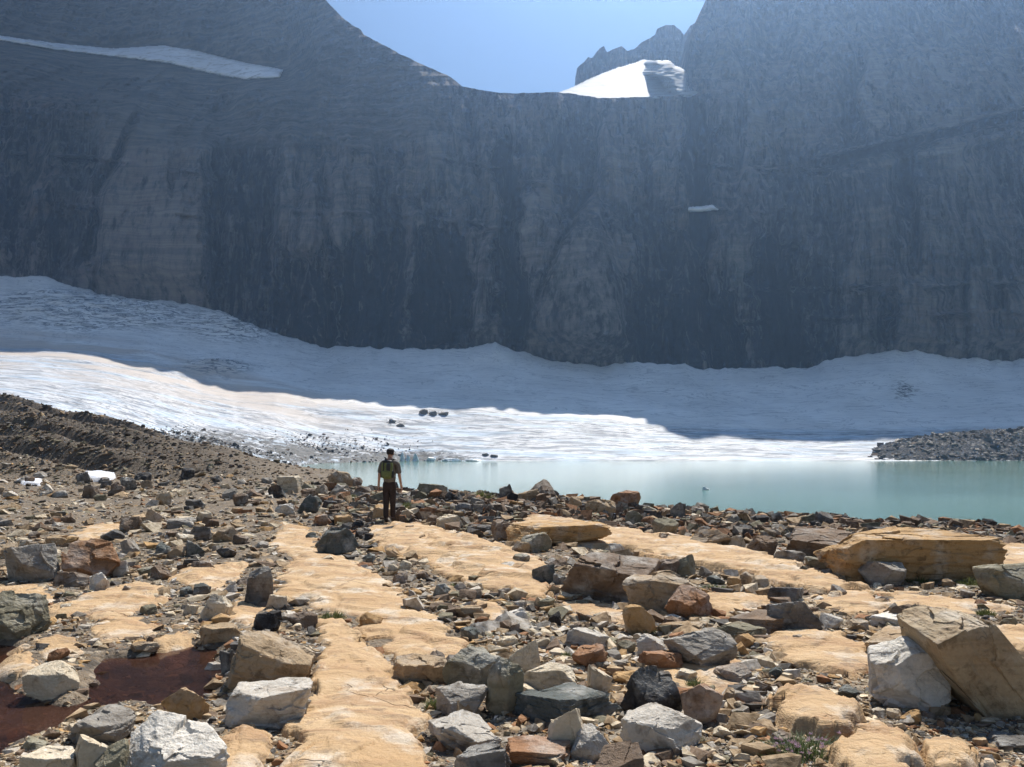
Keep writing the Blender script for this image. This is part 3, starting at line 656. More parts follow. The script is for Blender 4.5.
def rock_material(name='rock'):
    n = NT(name); c0 = n.coord()
    oi = n.n('ShaderNodeObjectInfo'); rv = n.n('ShaderNodeCombineXYZ')
    n.inp(rv.inputs[0], n.math('MULTIPLY', oi.outputs['Random'], 91.0)); n.inp(rv.inputs[1], n.math('MULTIPLY', oi.outputs['Random'], 37.0)); n.inp(rv.inputs[2], n.math('MULTIPLY', oi.outputs['Random'], 63.0))
    c = n.vmath('ADD', c0, rv.outputs[0])
    base = oi.outputs['Color']
    n1 = n.noise(c, 2.6, 7, 0.6); n2 = n.noise(c, 9.0, 7, 0.65, 0.3); n3 = n.noise(c, 45.0, 4, 0.6)
    band = n.noise(n.scale(c, (1.2, 1.6, 14.0)), 1.0, 5, 0.6)
    lum = n.mix(0.55, base, (0.58, 0.54, 0.47))
    dark = n.mix(1.0, base, (0.36, 0.33, 0.30), 'MULTIPLY')
    col = n.mix(n.rng(n1, 0.48, 0.66), base, lum)
    col = n.mix(n.math('MULTIPLY', n.rng(n2, 0.52, 0.66), 0.75), col, dark)
    col = n.mix(n.math('MULTIPLY', n.rng(n.noise(c, 1.7, 5, 0.6), 0.56, 0.66), 0.30), col, (0.33, 0.19, 0.09))
    col = n.mix(n.math('MULTIPLY', n.rng(band, 0.52, 0.64), 0.30), col, dark)
    col = n.mix(n.math('MULTIPLY', n.rng(n3, 0.35, 0.65), 0.35), col, n.mix(1.0, col, (0.62, 0.62, 0.62), 'MULTIPLY'))
    cr = n.voro(n.vmath('ADD', n.scale(c, (1, 1, 1.8)), n.n('ShaderNodeTexNoise').outputs['Color']), 2.3, 'DISTANCE_TO_EDGE')
    crk = n.rng(cr, 0.0, 0.010, 1.0, 0.0)
    crk = n.math('MULTIPLY', crk, n.rng(n1, 0.54, 0.60))
    col = n.mix(n.math('MULTIPLY', crk, 0.6), col, (0.04, 0.035, 0.03))
    h = n.math('ADD', n.math('ADD', n2, n.math('MULTIPLY', n3, 0.35)), n.math('ADD', n.math('MULTIPLY', band, 0.8), n.math('MULTIPLY', crk, -0.6)))
    return n.done(n.principled(col, 0.88, 0.2, n.bump(h, 0.65, 0.035)))
M_ROCK = rock_material()
PAL = {'tan': (0.40, 0.285, 0.17), 'ochre': (0.47, 0.29, 0.13), 'grey': (0.30, 0.265, 0.22), 'pale': (0.54, 0.48, 0.40), 'white': (0.72, 0.65, 0.55),
       'cream': (0.62, 0.51, 0.36), 'slate': (0.105, 0.112, 0.10), 'black': (0.055, 0.049, 0.046), 'brown': (0.20, 0.14, 0.095), 'rust': (0.31, 0.16, 0.08), 'olive': (0.24, 0.21, 0.14), 'dkgrey': (0.13, 0.118, 0.105)}
ROCKS = []          # (object, u, v, width px) for the labels of the smaller ones
def place_rock(seed, box, colour, style='block', label=None, group=None, name='boulder', depth=0.75, yaw=None, tilt=None, bury=0.24, level=None, ray=ray_ground, surf=None, mat=None, cat=None):
    u0, v0, u1, v1 = box
    wpx = u1-u0; uc = 0.5*(u0+u1)
    if level is None: level = 7 if wpx > 110 else 6 if wpx > 38 else 5 if wpx > 20 else 4 if wpx > 10 else 3
    Yf = ray(uc, v1); w = wpx/FOC*Yf
    P, F_ = rock_shape(seed, level, style, yaw, tilt)
    P = P - 0.5*(P.max(0)+P.min(0)); P = P/(P.max(0)-P.min(0))          # unit box
    H = (v1-v0)/FOC*Yf; slope = (0.5*(v0+v1)-V0)/FOC
    d = depth*w; d = min(d, 0.62*H/max(slope, 0.02)) if slope > 0.02 else d
    d = max(d, 0.25*w) if slope > 0.02 else d
    h = max(H-d*slope*0.8, 0.22*H)*(1+bury)
    sx = w; sz = h; x0 = (uc-U0)/FOC*(Yf+0.3*d)
    for it in range(6):
        cy0 = Yf+0.46*d
        zb = (ground_z(x0, cy0, False) if surf is None else surf(x0, cy0)) - bury*sz
        Q = P*np.array([sx, d, sz]) + np.array([x0, cy0, zb+sz*0.5])
        pu = U0+FOC*Q[:, 0]/Q[:, 1]; pv = V0-FOC*Q[:, 2]/Q[:, 1]
        a, b, t = pu.min(), pu.max(), pv.min()
        sx *= wpx/(b-a); x0 += (uc-0.5*(a+b))/FOC*cy0
        dz = (t-v0)/FOC*cy0          # top too low -> positive
        nz = sz+dz*0.9
        if nz < 0.15*H: d *= 0.75; nz = max(nz, 0.2*H)
        sz = min(nz, 3*H)
    org = np.array([x0, cy0, zb+bury*sz])
    o = mesh_obj(name, Q-org, F_, mat or M_ROCK, smooth=False)
    o.location = org
    c = PAL[colour] if isinstance(colour, str) else colour
    rr = np.random.RandomState(seed+5); k = 1+rr.uniform(-.10, .10)
    o.color = (c[0]*k, c[1]*k, c[2]*k, 1)
    if label: tag(o, label, cat or name, group)
    ROCKS.append((o, uc, v1, wpx, colour if isinstance(colour, str) else 'grey'))
    return o

# ------------------------------------------------------------------ bedrock slabs
def slab_material():
    n = NT('bedrock'); c = n.coord()
    n1 = n.noise(c, 1.1, 7, 0.6, 0.4); n2 = n.noise(c, 7.0, 8, 0.68, 0.2); n3 = n.noise(c, 55.0, 4, 0.6)
    ln = n.noise(n.scale(c, (1.1, 3.8, 10.0)), 1.5, 6, 0.62, 0.4)
    col = n.mix(n.rng(n1, 0.35, 0.65), (0.455, 0.29, 0.145), (0.54, 0.38, 0.22))
    col = n.mix(n.math('MULTIPLY', n.rng(ln, 0.49, 0.62), 0.75), col, (0.37, 0.225, 0.12))
    col = n.mix(n.math('MULTIPLY', n.rng(n.noise(c, 2.2, 6, 0.62), 0.54, 0.66), 0.7), col, (0.62, 0.54, 0.43))
    col = n.mix(n.math('MULTIPLY', n.rng(n2, 0.55, 0.66), 0.70), col, (0.24, 0.165, 0.105))
    col = n.mix(n.math('MULTIPLY', n.rng(n3, 0.52, 0.72), 0.30), col, (0.32, 0.20, 0.12))
    cr = n.voro(n.vmath('ADD', n.scale(c, (0.75, 1.0, 1.0)), n.scale(n.n('ShaderNodeTexNoise').outputs['Color'], (0.4, 0.4, 0.4))), 0.9, 'DISTANCE_TO_EDGE')
    crk = n.math('MULTIPLY', n.rng(cr, 0.0, 0.006, 1.0, 0.0), n.rng(n1, 0.52, 0.58))
    col = n.mix(n.math('MULTIPLY', crk, 0.7), col, (0.10, 0.065, 0.04))
    h = n.math('ADD', n.math('ADD', n2, n.math('MULTIPLY', n3, 0.25)), n.math('ADD', n.math('MULTIPLY', ln, 1.6), n.math('MULTIPLY', crk, -0.8)))
    return n.done(n.principled(col, 0.85, 0.2, n.bump(h, 0.7, 0.045)))
M_SLAB = slab_material()
SLABS = []
def slab(poly_px, h, label, bevel=0.045, seed=0, steps=1.0, extra=0.0, name='bedrock_slab', mat=None, cat='rock slab', edge=1.0):
    pts = []
    for (u, v) in poly_px:
        Y = ray_ground(u, v) if v < 766 else ray_ground(u, 766)*(766-V0)/(v-V0)
        pts.append(((u-U0)/FOC*Y, Y))
    us_ = [p[0] for p in poly_px]; yy = [p[1] for p in pts]
    ymin, ymax = max(min(yy)*0.95, 2.4), max(yy)*1.04
    U = np.arange(min(us_)-12, max(us_)+12, 2.2)
    L = np.exp(np.arange(math.log(ymin), math.log(ymax), 0.0052))
    UU, YY = np.meshgrid(U, L); XX = (UU-U0)/FOC*YY
    sd0 = poly_sd(XX, YY, pts); sc = float(np.mean(yy))/8
    sd = sd0 + 0.11*edge*sc*fbm(XX/0.55/sc+seed, YY/0.45/sc, 3.3, 4) + 0.03*sc*fbm(XX/0.12/sc, YY/0.12/sc, 1.3, 3)
    wx, wy = XX+0.10*fbm(XX/0.5, YY/0.5, 1.7, 3), YY+0.10*fbm(XX/0.5, YY/0.5, 6.7, 3)
    ca, sa = math.cos(0.5+seed*0.3), math.sin(0.5+seed*0.3)
    h1, h2, h3, gap, dx_, dy_ = worley((wx*ca+wy*sa)/(0.34*sc), (wy*ca-wx*sa)/(0.20*sc), seed*13)
    H1, H2, H3, GAP, DX_, DY_ = worley((wx*ca+wy*sa)/(1.15*sc), (wy*ca-wx*sa)/(0.60*sc), seed*7+3)
    sd = sd + (h1-0.5)*0.17*sc*edge**0.5 if edge > 0 else sd0 + 0.05*sc*fbm(XX/0.6, YY/0.6, 3.3, 3)
    if sd.max() < 0.02: sd = sd0
    gz = ground_z(XX, YY, False)
    s1 = fbm(XX/1.6+seed*3.1, YY/0.8, 5.5, 3); q = 1.6*(0.75*XX+0.40*YY)/sc**0.5 + 1.5*s1; fr = q-np.floor(q)
    z = gz + h*sstep(-0.02, bevel, sd) + 0.035*sc**0.5*steps*(sstep(0, 0.14, fr)-fr)*sstep(0.0, 0.3, sd) + 0.018*sc*fbm(XX/0.5, YY/0.3, 8.5, 6, 0.6)*sstep(-0.05, 0.2, sd)
    inn = sstep(0.0, 0.12*sc, sd)*(edge > 0)
    z = z + inn*sc**0.6*((H1-0.5)*0.022 + (H2-0.5)*0.03*DX_ + (H3-0.5)*0.03*DY_ - 0.012*sstep(0.05, 0.0, GAP))
    brk = 0.7*sstep(0.25*sc, 0.0, sd)*inn + 0.30*inn*sstep(0.15, 0.45, fbm(XX/1.1/sc, YY/0.8/sc, seed+0.5, 3))
    z = z + brk*sc**0.6*((h2-0.6)*0.06 + (h3-0.5)*0.05*dx_ - 0.012*sstep(0.06, 0.0, gap))
    z = z + extra*sstep(0, 0.8*sc, sd)
    z = z - 0.15*sc*sstep(0.0, -0.15*sc, sd) - 0.02*sc
    Fc = grid_faces(*XX.shape); keep = (sd.ravel()[Fc] > -0.14*sc).any(1); Fc = Fc[keep]
    ids = np.unique(Fc); rm = np.full(XX.size, -1); rm[ids] = np.arange(len(ids))
    P = np.stack([XX, YY, z], -1).reshape(-1, 3)[ids]
    o = mesh_obj(name, P, rm[Fc], mat or M_SLAB, smooth=True, origin=[float(np.mean([p[0] for p in pts])), float(np.mean(yy)), float(np.mean(P[:, 2]))])
    tag(o, label, cat); SLABS.append((pts, o)); return o
slab([(283, 523), (300, 527), (315, 532), (318, 552), (345, 556), (362, 565), (385, 583), (400, 595), (420, 612), (440, 622), (470, 648), (450, 664), (425, 662), (393, 662), (376, 646), (355, 625), (340, 616), (318, 610), (300, 602), (275, 600), (280, 575), (290, 560), (268, 545)], 0.05, 'long smooth orange rock slab running from beside the dark green boulder toward the camera', seed=1)
slab([(318, 624), (345, 622), (358, 640), (372, 653), (390, 668), (402, 685), (420, 705), (427, 717), (417, 735), (425, 755), (436, 800), (275, 800), (298, 752), (288, 730), (304, 715), (312, 690), (320, 665), (325, 650), (314, 632)], 0.07, 'orange rock slab reaching the bottom edge of the photo left of the boulder pile', seed=2)
slab([(362, 531), (385, 524), (420, 526), (450, 532), (480, 539), (515, 551), (532, 560), (542, 575), (552, 590), (545, 604), (520, 601), (500, 592), (470, 586), (440, 574), (415, 562), (395, 552), (376, 543)], 0.09, 'wide pale tan striated slab in front of the hiker', seed=3, steps=1.8)
slab([(168, 579), (190, 570), (225, 563), (250, 563), (240, 578), (222, 589), (205, 593), (185, 586)], 0.05, 'pointed orange slab in gravel left of the dark boulder shadow', seed=4)
slab([(40, 612), (70, 600), (100, 590), (140, 584), (164, 588), (162, 600), (150, 611), (125, 618), (105, 626), (80, 618), (58, 622)], 0.05, 'broad low orange slab below the big rust brown boulder', seed=5)
slab([(58, 536), (85, 527), (117, 523), (119, 533), (90, 541), (65, 542)], 0.06, 'small flat orange slab just above the rust brown boulder', seed=6)
slab([(160, 640), (176, 626), (190, 631), (197, 646), (201, 655), (186, 666), (166, 672), (162, 655)], 0.04, 'narrow orange slab dipping into the far side of the red pond', seed=7)
slab([(-60, 665), (0, 655), (20, 650), (36, 655), (32, 676), (15, 688), (-20, 694), (-60, 690)], 0.05, 'smooth orange slab at the left edge beside the red pond', seed=8)
slab([(36, 640), (60, 634), (80, 640), (78, 655), (60, 664), (42, 660)], 0.04, 'small cobbled tan slab between two arms of the pond', seed=9)
slab([(756, 643), (795, 631), (838, 636), (866, 650), (874, 670), (852, 679), (820, 674), (795, 668), (772, 656)], 0.06, 'rounded orange slab left of the big white boulder on the right', seed=10)
slab([(812, 602), (835, 592), (868, 592), (887, 605), (880, 613), (845, 613)], 0.05, 'flat pale orange slab above the white and tan rocks on the right', seed=11)
slab([(770, 716), (785, 700), (815, 693), (842, 703), (858, 722), (852, 738), (820, 741), (790, 734)], 0.11, 'orange slab with a dark undercut behind the pink flowering plant', seed=12, bevel=0.05)
slab([(832, 757), (850, 740), (880, 735), (905, 745), (918, 772), (905, 800), (838, 800)], 0.11, 'orange slab at the bottom edge right of the pink flowering plant', seed=13, bevel=0.06)
slab([(913, 755), (940, 746), (972, 753), (990, 775), (935, 780)], 0.08, 'low orange slab at the bottom edge under the leaning block', seed=14)
slab([(218, 742), (245, 735), (264, 738), (270, 760), (262, 800), (205, 800)], 0.06, 'yellow orange slab at the bottom edge beside the big white block', seed=15)
slab([(938, 645), (975, 634), (1010, 630), (1080, 640), (1080, 658), (1000, 655), (960, 655)], 0.08, 'orange slab behind the leaning block at the right edge', seed=16)
slab([(500, 531), (530, 519), (570, 521), (610, 528), (650, 536), (700, 543), (760, 556), (810, 573), (862, 592), (836, 599), (790, 590), (745, 577), (700, 570), (660, 560), (625, 549), (585, 548), (540, 543)], 0.12, 'very long low orange slab running from the middle down to the right', seed=17)
slab([(-40, 592), (0, 588), (40, 582), (62, 597), (40, 611), (0, 612), (-40, 612)], 0.04, 'orange bedrock at the left edge below the cracked grey boulder', seed=23)
slab([(92, 628), (110, 619), (140, 617), (162, 628), (150, 637), (118, 641), (95, 640)], 0.03, 'orange bedrock patch on the far bank of the pond', seed=24)
slab([(880, 592), (920, 592), (965, 600), (1020, 608), (1000, 620), (945, 618), (895, 610)], 0.03, 'thin orange bedrock strip in front of the olive boulder at the right edge', seed=25)
slab([(228, 606), (250, 600), (268, 610), (262, 626), (240, 632), (226, 620)], 0.04, 'small orange bedrock knob between the black rock and the cream topped wedge', seed=26)
slab([(560, 598), (600, 604), (640, 612), (655, 622), (620, 628), (580, 616), (556, 608)], 0.03, 'tan bedrock apron at the foot of the thick ledge', seed=27)
slab([(640, 640), (700, 652), (760, 660), (740, 690), (700, 700), (650, 690)], 0.015, 'patch of buried orange bedrock under the gravel between the grey boulders', seed=19)
slab([(880, 545), (960, 540), (1060, 545), (1060, 575), (1000, 580), (900, 570)], 0.06, 'orange bedrock shelf behind the long ledge at the right', seed=20)
slab([(690, 600), (730, 592), (780, 600), (770, 612), (720, 615)], 0.04, 'thin tan bedrock patch right of the rust boulder', seed=21)
slab([(470, 596), (500, 603), (520, 618), (500, 630), (475, 615)], 0.02, 'small gravel strewn patch of orange bedrock above the pale block', seed=22)

# ------------------------------------------------------------------ the boulders one by one: box in the picture, colour, shape, label
HB = [
 (3, 543, 60, 584, 'grey', 'block', 'rough grey boulder with vertical cracks left of the rust brown boulder'),
 (61, 538, 121, 580, 'rust', 'block', 'big rust brown boulder with a dark left face at the left'),
 (-14, 542, 20, 560, 'tan', 'block', 'tan grey block cut by the left edge behind the cracked grey boulder'),
 (89, 572, 110, 591, 'white', 'block', 'small white grey stone at the foot of the rust brown boulder'),
 (51, 571, 93, 588, 'brown', 'wedge', 'dark brown wedge lying in front of the rust brown boulder'),
 (112, 560, 129, 577, 'pale', 'wedge', 'pale wedge shaped stone right of the rust brown boulder'),
 (150, 565, 172, 580, 'brown', 'wedge', 'pair of thin brown fins leaning above the pointed orange slab'),
 (118, 516, 142, 533, 'brown', 'block', 'dark angular rock behind the rust brown boulder, left of the tan topped one'),
 (144, 508, 163, 525, 'tan', 'wedge', 'tan topped rock standing up in the rubble behind the rust brown boulder'),
 (166, 517, 196, 528, 'grey', 'slab', 'flat grey slab in the rubble up and right of the rust brown boulder'),
 (212, 525, 238, 542, 'tan', 'block', 'tan brown boulder with a lit top left of the start of the long slab'),
 (189, 526, 212, 541, 'dkgrey', 'wedge', 'dark grey rock touching the left side of a tan brown boulder'),
 (100, 529, 125, 541, 'dkgrey', 'block', 'flat dark rock on the small orange slab'),
 (120, 538, 140, 555, 'grey', 'wedge', 'grey wedge right of the top of the rust brown boulder'),
 (152, 542, 172, 558, 'slate', 'block', 'dark slate rock midway between rust boulder and long slab'),
 (185, 540, 205, 557, 'slate', 'wedge', 'green grey wedge above the pointed orange slab'),
 (216, 547, 237, 558, 'dkgrey', 'block', 'small dark block right of the green grey wedge'),
 (185, 499, 206, 509, 'dkgrey', 'slab', 'dark flat rock alone on the open gravel at the left'),
 (244, 566, 276, 606, 'dkgrey', 'block', 'dark boulder against the left edge of the long slab'),
 (-24, 590, 52, 646, 'olive', 'block', 'dark lichen covered rock mass at the left edge above the pond'),
 (200, 594, 233, 621, 'cream', 'wedge', 'cream topped wedge rock above the right arm of the pond'),
 (211, 613, 232, 626, 'ochre', 'round', 'small orange stone leaning on the cream topped wedge'),
 (199, 622, 243, 645, 'tan', 'slab', 'flat brown tan rock by the right arm of the pond'),
 (190, 560, 215, 571, 'brown', 'slab', 'thin brown plate at the far edge of the pointed orange slab'),
 (275, 503, 296, 516, 'white', 'slab', 'bright white lilac slab left of the hiker'),
 (276, 475, 304, 492, 'cream', 'slab', 'tan tilted slab far left of the hiker at lake level'),
 (328, 471, 353, 488, 'tan', 'round', 'tan brown boulder at the lake shore left of the hiker'),
 (350, 477, 363, 488, 'brown', 'round', 'small brown boulder touching the tan one left of the hiker'),
 (297, 494, 322, 513, 'slate', 'wedge', 'dark pointed rock right of the white lilac slab'),
 (313, 514, 331, 526, 'rust', 'block', 'small reddish block behind the dark green boulder'),
 (315, 527, 359, 556, 'slate', 'block', 'dark green grey boulder sitting on the top of the long orange slab'),
 (417, 483, 448, 501, 'olive', 'slab', 'big flat topped rock right of the hiker'),
 (429, 477, 444, 487, 'brown', 'block', 'brown rock behind the flat topped rock right of the hiker'),
 (471, 478, 498, 493, 'brown', 'block', 'brown rock on the shore skyline right of the flat topped rock'),
 (499, 484, 514, 502, 'dkgrey', 'block', 'dark upright rock on the shore left of the largest shore boulder'),
 (436, 514, 464, 531, 'cream', 'slab', 'cream slab leaning beside the wide pale slab right of the hiker'),
 (424, 514, 438, 526, 'brown', 'round', 'small round brown rock touching the cream leaning slab'),
 (463, 524, 496, 534, 'dkgrey', 'slab', 'flat dark slab behind the wide pale slab'),
 (491, 519, 516, 541, 'brown', 'block', 'brown boulder at the left end of the very long slab'),
 (431, 583, 451, 599, 'slate', 'block', 'blue grey rock in gravel at the lower edge of the wide pale slab'),
 (524, 479, 561, 501, 'brown', 'block', 'largest brown grey boulder on the middle of the lake shore'),
 (516, 489, 541, 504, 'tan', 'slab', 'tan flat rock at the foot of the largest shore boulder'),
 (567, 496, 582, 511, 'tan', 'round', 'small rounded tan rock right of the largest shore boulder'),
 (585, 499, 616, 516, 'tan', 'block', 'tan block on the shore left of the split topped rock'),
 (610, 490, 641, 510, 'rust', 'block', 'brown shore boulder with a flat split tan top'),
 (638, 492, 668, 511, 'black', 'block', 'black angular boulder right of the split topped shore boulder'),
 (652, 518, 679, 538, 'olive', 'round', 'olive brown boulder below the black shore boulder'),
 (670, 502, 686, 520, 'dkgrey', 'wedge', 'dark wedge standing right of the black shore boulder'),
 (518, 532, 552, 553, 'olive', 'slab', 'grey brown flat topped block on the very long slab'),
 (511, 541, 530, 555, 'tan', 'block', 'tan block left below the grey brown flat topped block'),
 (531, 564, 556, 586, 'slate', 'wedge', 'dark blue grey rock between the wide pale slab and the thick ledge'),
 (553, 573, 567, 587, 'slate', 'block', 'smaller blue grey rock touching the dark one by the thick ledge'),
 (608, 543, 626, 555, 'pale', 'round', 'small white rock on the far side of the thick ledge'),
 (655, 559, 683, 577, 'brown', 'slab', 'brown flat rock beside the thick ledge'),
 (671, 554, 696, 577, 'olive', 'block', 'olive block right behind the brown flat rock by the thick ledge'),
 (698, 566, 713, 577, 'grey', 'block', 'small grey block right of the olive block'),
 (664, 584, 715, 619, 'rust', 'block', 'rust orange boulder at the right end of the thick ledge'),
 (687, 529, 734, 547, 'tan', 'block', 'wide tan rock behind the very long slab'),
 (729, 535, 746, 547, 'cream', 'block', 'small cream block right of the wide tan rock'),
 (745, 535, 778, 557, 'brown', 'block', 'brown boulder left of the two long dark ledges'),
 (782, 526, 852, 558, 'brown', 'ledge', 'long dark brown ledge behind the great ochre ledge'),
 (813, 526, 1008, 582, 'ochre', 'ledge', 'great ochre ledge with a shaded front and a lit flat top at the right'),
 (773, 550, 806, 565, 'grey', 'slab', 'grey tilted slab in front of the long dark brown ledge'),
 (804, 556, 832, 570, 'olive', 'slab', 'olive flat rock at the left foot of the great ochre ledge'),
 (857, 561, 907, 586, 'grey', 'round', 'rounded grey boulder in front of the great ochre ledge'),
 (972, 562, 1050, 603, 'olive', 'round', 'large olive grey boulder cut by the right edge'),
 (767, 587, 804, 603, 'dkgrey', 'slab', 'dark flat slab between the long slab and the flat pale orange one'),
 (822, 501, 841, 516, 'black', 'block', 'black boulder standing highest on the shore above the great ledge'),
 (813, 511, 834, 527, 'dkgrey', 'block', 'dark block below left of the black shore boulder above the great ledge'),
 (969, 510, 1005, 528, 'dkgrey', 'slab', 'dark slab on the shore near the right edge'),
 (1008, 511, 1040, 532, 'black', 'block', 'black rock on the shore cut by the right edge'),
 (22, 660, 80, 700, 'cream', 'round', 'low tan grey rock with a dark underside standing in the red pond'),
 (130, 641, 160, 662, 'tan', 'block', 'tan block at the far edge of the red pond'),
 (178, 668, 199, 684, 'grey', 'wedge', 'small pointed grey stone in the red pond'),
 (204, 661, 226, 675, 'pale', 'slab', 'white edged dark stone in the water beside the pointed grey one'),
 (219, 650, 248, 672, 'black', 'slab', 'black slab at the right end of the red pond'),
 (88, 680, 101, 690, 'dkgrey', 'round', 'tiny dark stone alone in the middle of the red pond'),
 (161, 687, 210, 722, 'ochre', 'wedge', 'orange brown wedge rock behind the big white block'),
 (66, 704, 136, 748, 'grey', 'block', 'grey boulder with a whitish top left of the big white block'),
 (124, 710, 230, 790, 'white', 'block', 'big white block at the bottom left by the pond'),
 (72, 734, 113, 785, 'cream', 'wedge', 'cream stone in front of the grey boulder at the bottom left'),
 (18, 745, 82, 790, 'cream', 'slab', 'cream stone at the bottom edge, leftmost of the pond stones'),
 (92, 738, 130, 790, 'olive', 'wedge', 'olive stone squeezed between the cream stone and the big white block'),
 (222, 630, 316, 692, 'tan', 'block', 'upper tan grey boulder with dark cavities right of the pond'),
 (225, 677, 313, 732, 'pale', 'block', 'smooth tan grey block under the cavity boulder right of the pond'),
 (286, 611, 318, 628, 'brown', 'round', 'brown rock in the hollow between the two parts of the long slab'),
 (250, 610, 282, 632, 'black', 'block', 'black rock in the shadow behind the cavity boulder'),
 (392, 653, 454, 686, 'tan', 'slab', 'long tan bar shaped rock beside the orange slab'),
 (429, 650, 445, 663, 'brown', 'wedge', 'small brown wedge on the slab above the bar shaped rock'),
 (442, 646, 503, 692, 'olive', 'block', 'faceted olive grey boulder right of the bar shaped rock'),
 (435, 681, 489, 720, 'grey', 'block', 'square grey boulder below the faceted olive grey one'),
 (428, 709, 503, 752, 'pale', 'wedge', 'striped pale boulder with dark grooves below the square grey one'),
 (454, 741, 512, 785, 'dkgrey', 'slab', 'dark grey slab at the bottom edge below the striped pale boulder'),
 (485, 656, 524, 716, 'olive', 'block', 'tall olive boulder left of the dark green slate slab'),
 (455, 607, 484, 619, 'tan', 'slab', 'thin tan plate right of the lower part of the long slab'),
 (493, 607, 529, 630, 'white', 'block', 'white grey block above the boulder pile'),
 (622, 604, 657, 638, 'ochre', 'wedge', 'orange wedge standing upright below the rust orange boulder'),
 (662, 627, 738, 669, 'grey', 'block', 'large grey boulder at the top of the boulder pile'),
 (636, 633, 667, 659, 'pale', 'block', 'pale block touching the left side of the large grey boulder'),
 (637, 650, 684, 671, 'rust', 'slab', 'rust brown slab under the large grey boulder'),
 (706, 621, 767, 644, 'olive', 'slab', 'layered olive slab right of the large grey boulder'),
 (655, 621, 708, 633, 'tan', 'slab', 'thin tan slab above the large grey boulder'),
 (728, 609, 802, 634, 'brown', 'slab', 'brown slab upper right of the layered olive slab'),
 (766, 601, 826, 633, 'dkgrey', 'block', 'dark grey rock touching the right end of the brown slab'),
 (546, 611, 562, 627, 'black', 'block', 'small black stone above the boulder pile'),
 (566, 627, 610, 652, 'pale', 'slab', 'pale flat stone left of the pale block'),
 (572, 643, 608, 670, 'rust', 'block', 'orange brown rock in the middle of the boulder pile'),
 (606, 649, 623, 663, 'grey', 'block', 'small grey stone right of the orange brown rock in the pile'),
 (522, 662, 580, 698, 'cream', 'round', 'cream rounded boulder in the upper boulder pile'),
 (508, 640, 541, 680, 'cream', 'wedge', 'light tan wedge leaning left of the cream rounded boulder'),
 (508, 682, 622, 730, 'slate', 'slab', 'large dark green slate slab in the boulder pile'),
 (619, 665, 685, 722, 'black', 'block', 'blackish boulder in the middle of the boulder pile'),
 (680, 683, 724, 726, 'rust', 'round', 'reddish brown boulder right of the blackish boulder'),
 (620, 702, 703, 756, 'pale', 'block', 'large whitish boulder at the front of the boulder pile'),
 (547, 708, 588, 756, 'cream', 'wedge', 'whitish brown upright wedge in front of the slate slab'),
 (570, 723, 614, 764, 'pale', 'round', 'crystalline white boulder at the front of the pile'),
 (592, 740, 645, 788, 'brown', 'wedge', 'brown rock at the bottom edge below the large whitish boulder'),
 (503, 735, 575, 768, 'rust', 'slab', 'rust topped slab at the bottom edge of the boulder pile'),
 (713, 662, 753, 684, 'brown', 'block', 'brown rock alone on gravel right of the blackish boulder'),
 (731, 701, 744, 713, 'cream', 'block', 'small cream stone on gravel right of the reddish brown boulder'),
 (722, 687, 738, 702, 'tan', 'slab', 'small tan stone next to the reddish brown boulder'),
 (674, 668, 698, 682, 'cream', 'slab', 'cream flat stone wedged above the reddish brown boulder'),
 (587, 664, 613, 696, 'cream', 'wedge', 'cream wedge behind the slate slab'),
 (867, 636, 957, 712, 'white', 'block', 'big white boulder with a shaded front at the right'),
 (864, 625, 953, 657, 'tan', 'slab', 'tan slab rock right behind the big white boulder at the right'),
 (869, 611, 920, 630, 'white', 'slab', 'white slab on top of the tan rock at the right'),
 (887, 604, 939, 628, 'brown', 'block', 'brown rock behind the white slab at the right'),
 (560, 552, 662, 604, 'brown', 'ledge', 'thick brown ledge with a lit top and a shaded broken face in the middle distance'),  # brown rather than ochre: the shaded look is put into its colour
 (622, 570, 702, 614, 'tan', 'ledge', 'tan ledge piece between the thick brown ledge and the rust orange boulder'),
 (505, 520, 612, 548, 'ochre', 'ledge', 'long low ochre ledge with a dark front behind the grey brown flat topped block'),
 (986, 731, 1045, 754, 'dkgrey', 'slab', 'dark slab in shadow under the leaning block'),
]
for i, (a, b, c_, d_, col_, sty, lab) in enumerate(HB):
    kw = {}
    if sty == 'ledge': kw = dict(depth=0.45, yaw=0.06, tilt=(0.02, 0.02), bury=0.1) if (c_-a) > 104 else dict(depth=0.8, yaw=-0.35, tilt=(0.22, 0.24), bury=0.2)
    if sty == 'slab': kw = dict(tilt=(random.uniform(-.08, .12), random.uniform(-.1, .1)))
    if lab.startswith('great'): kw['level'] = 7
    sd_ = 100+i*7
    if lab.startswith('big white block'): kw.update(tilt=(0.42, -0.05), yaw=0.15, bury=0.3); sd_ = 912
    if lab.startswith('big white boulder'): kw.update(tilt=(0.62, 0.15), yaw=-0.2); sd_ = 333
    if lab.startswith('smooth tan grey'): kw.update(tilt=(0.30, 0.05), yaw=0.2)
    if lab.startswith('upper tan grey'): kw.update(tilt=(0.45, 0.2), yaw=0.3)
    if lab.startswith('large whitish'): kw.update(tilt=(0.5, 0.1), yaw=-0.2)
    if lab.startswith('striped pale'): kw.update(tilt=(0.55, -0.25), yaw=0.4)
    place_rock(sd_, (a, b, c_, d_), col_, sty, lab, name='boulder' if (c_-a) > 24 else 'stone', **kw)
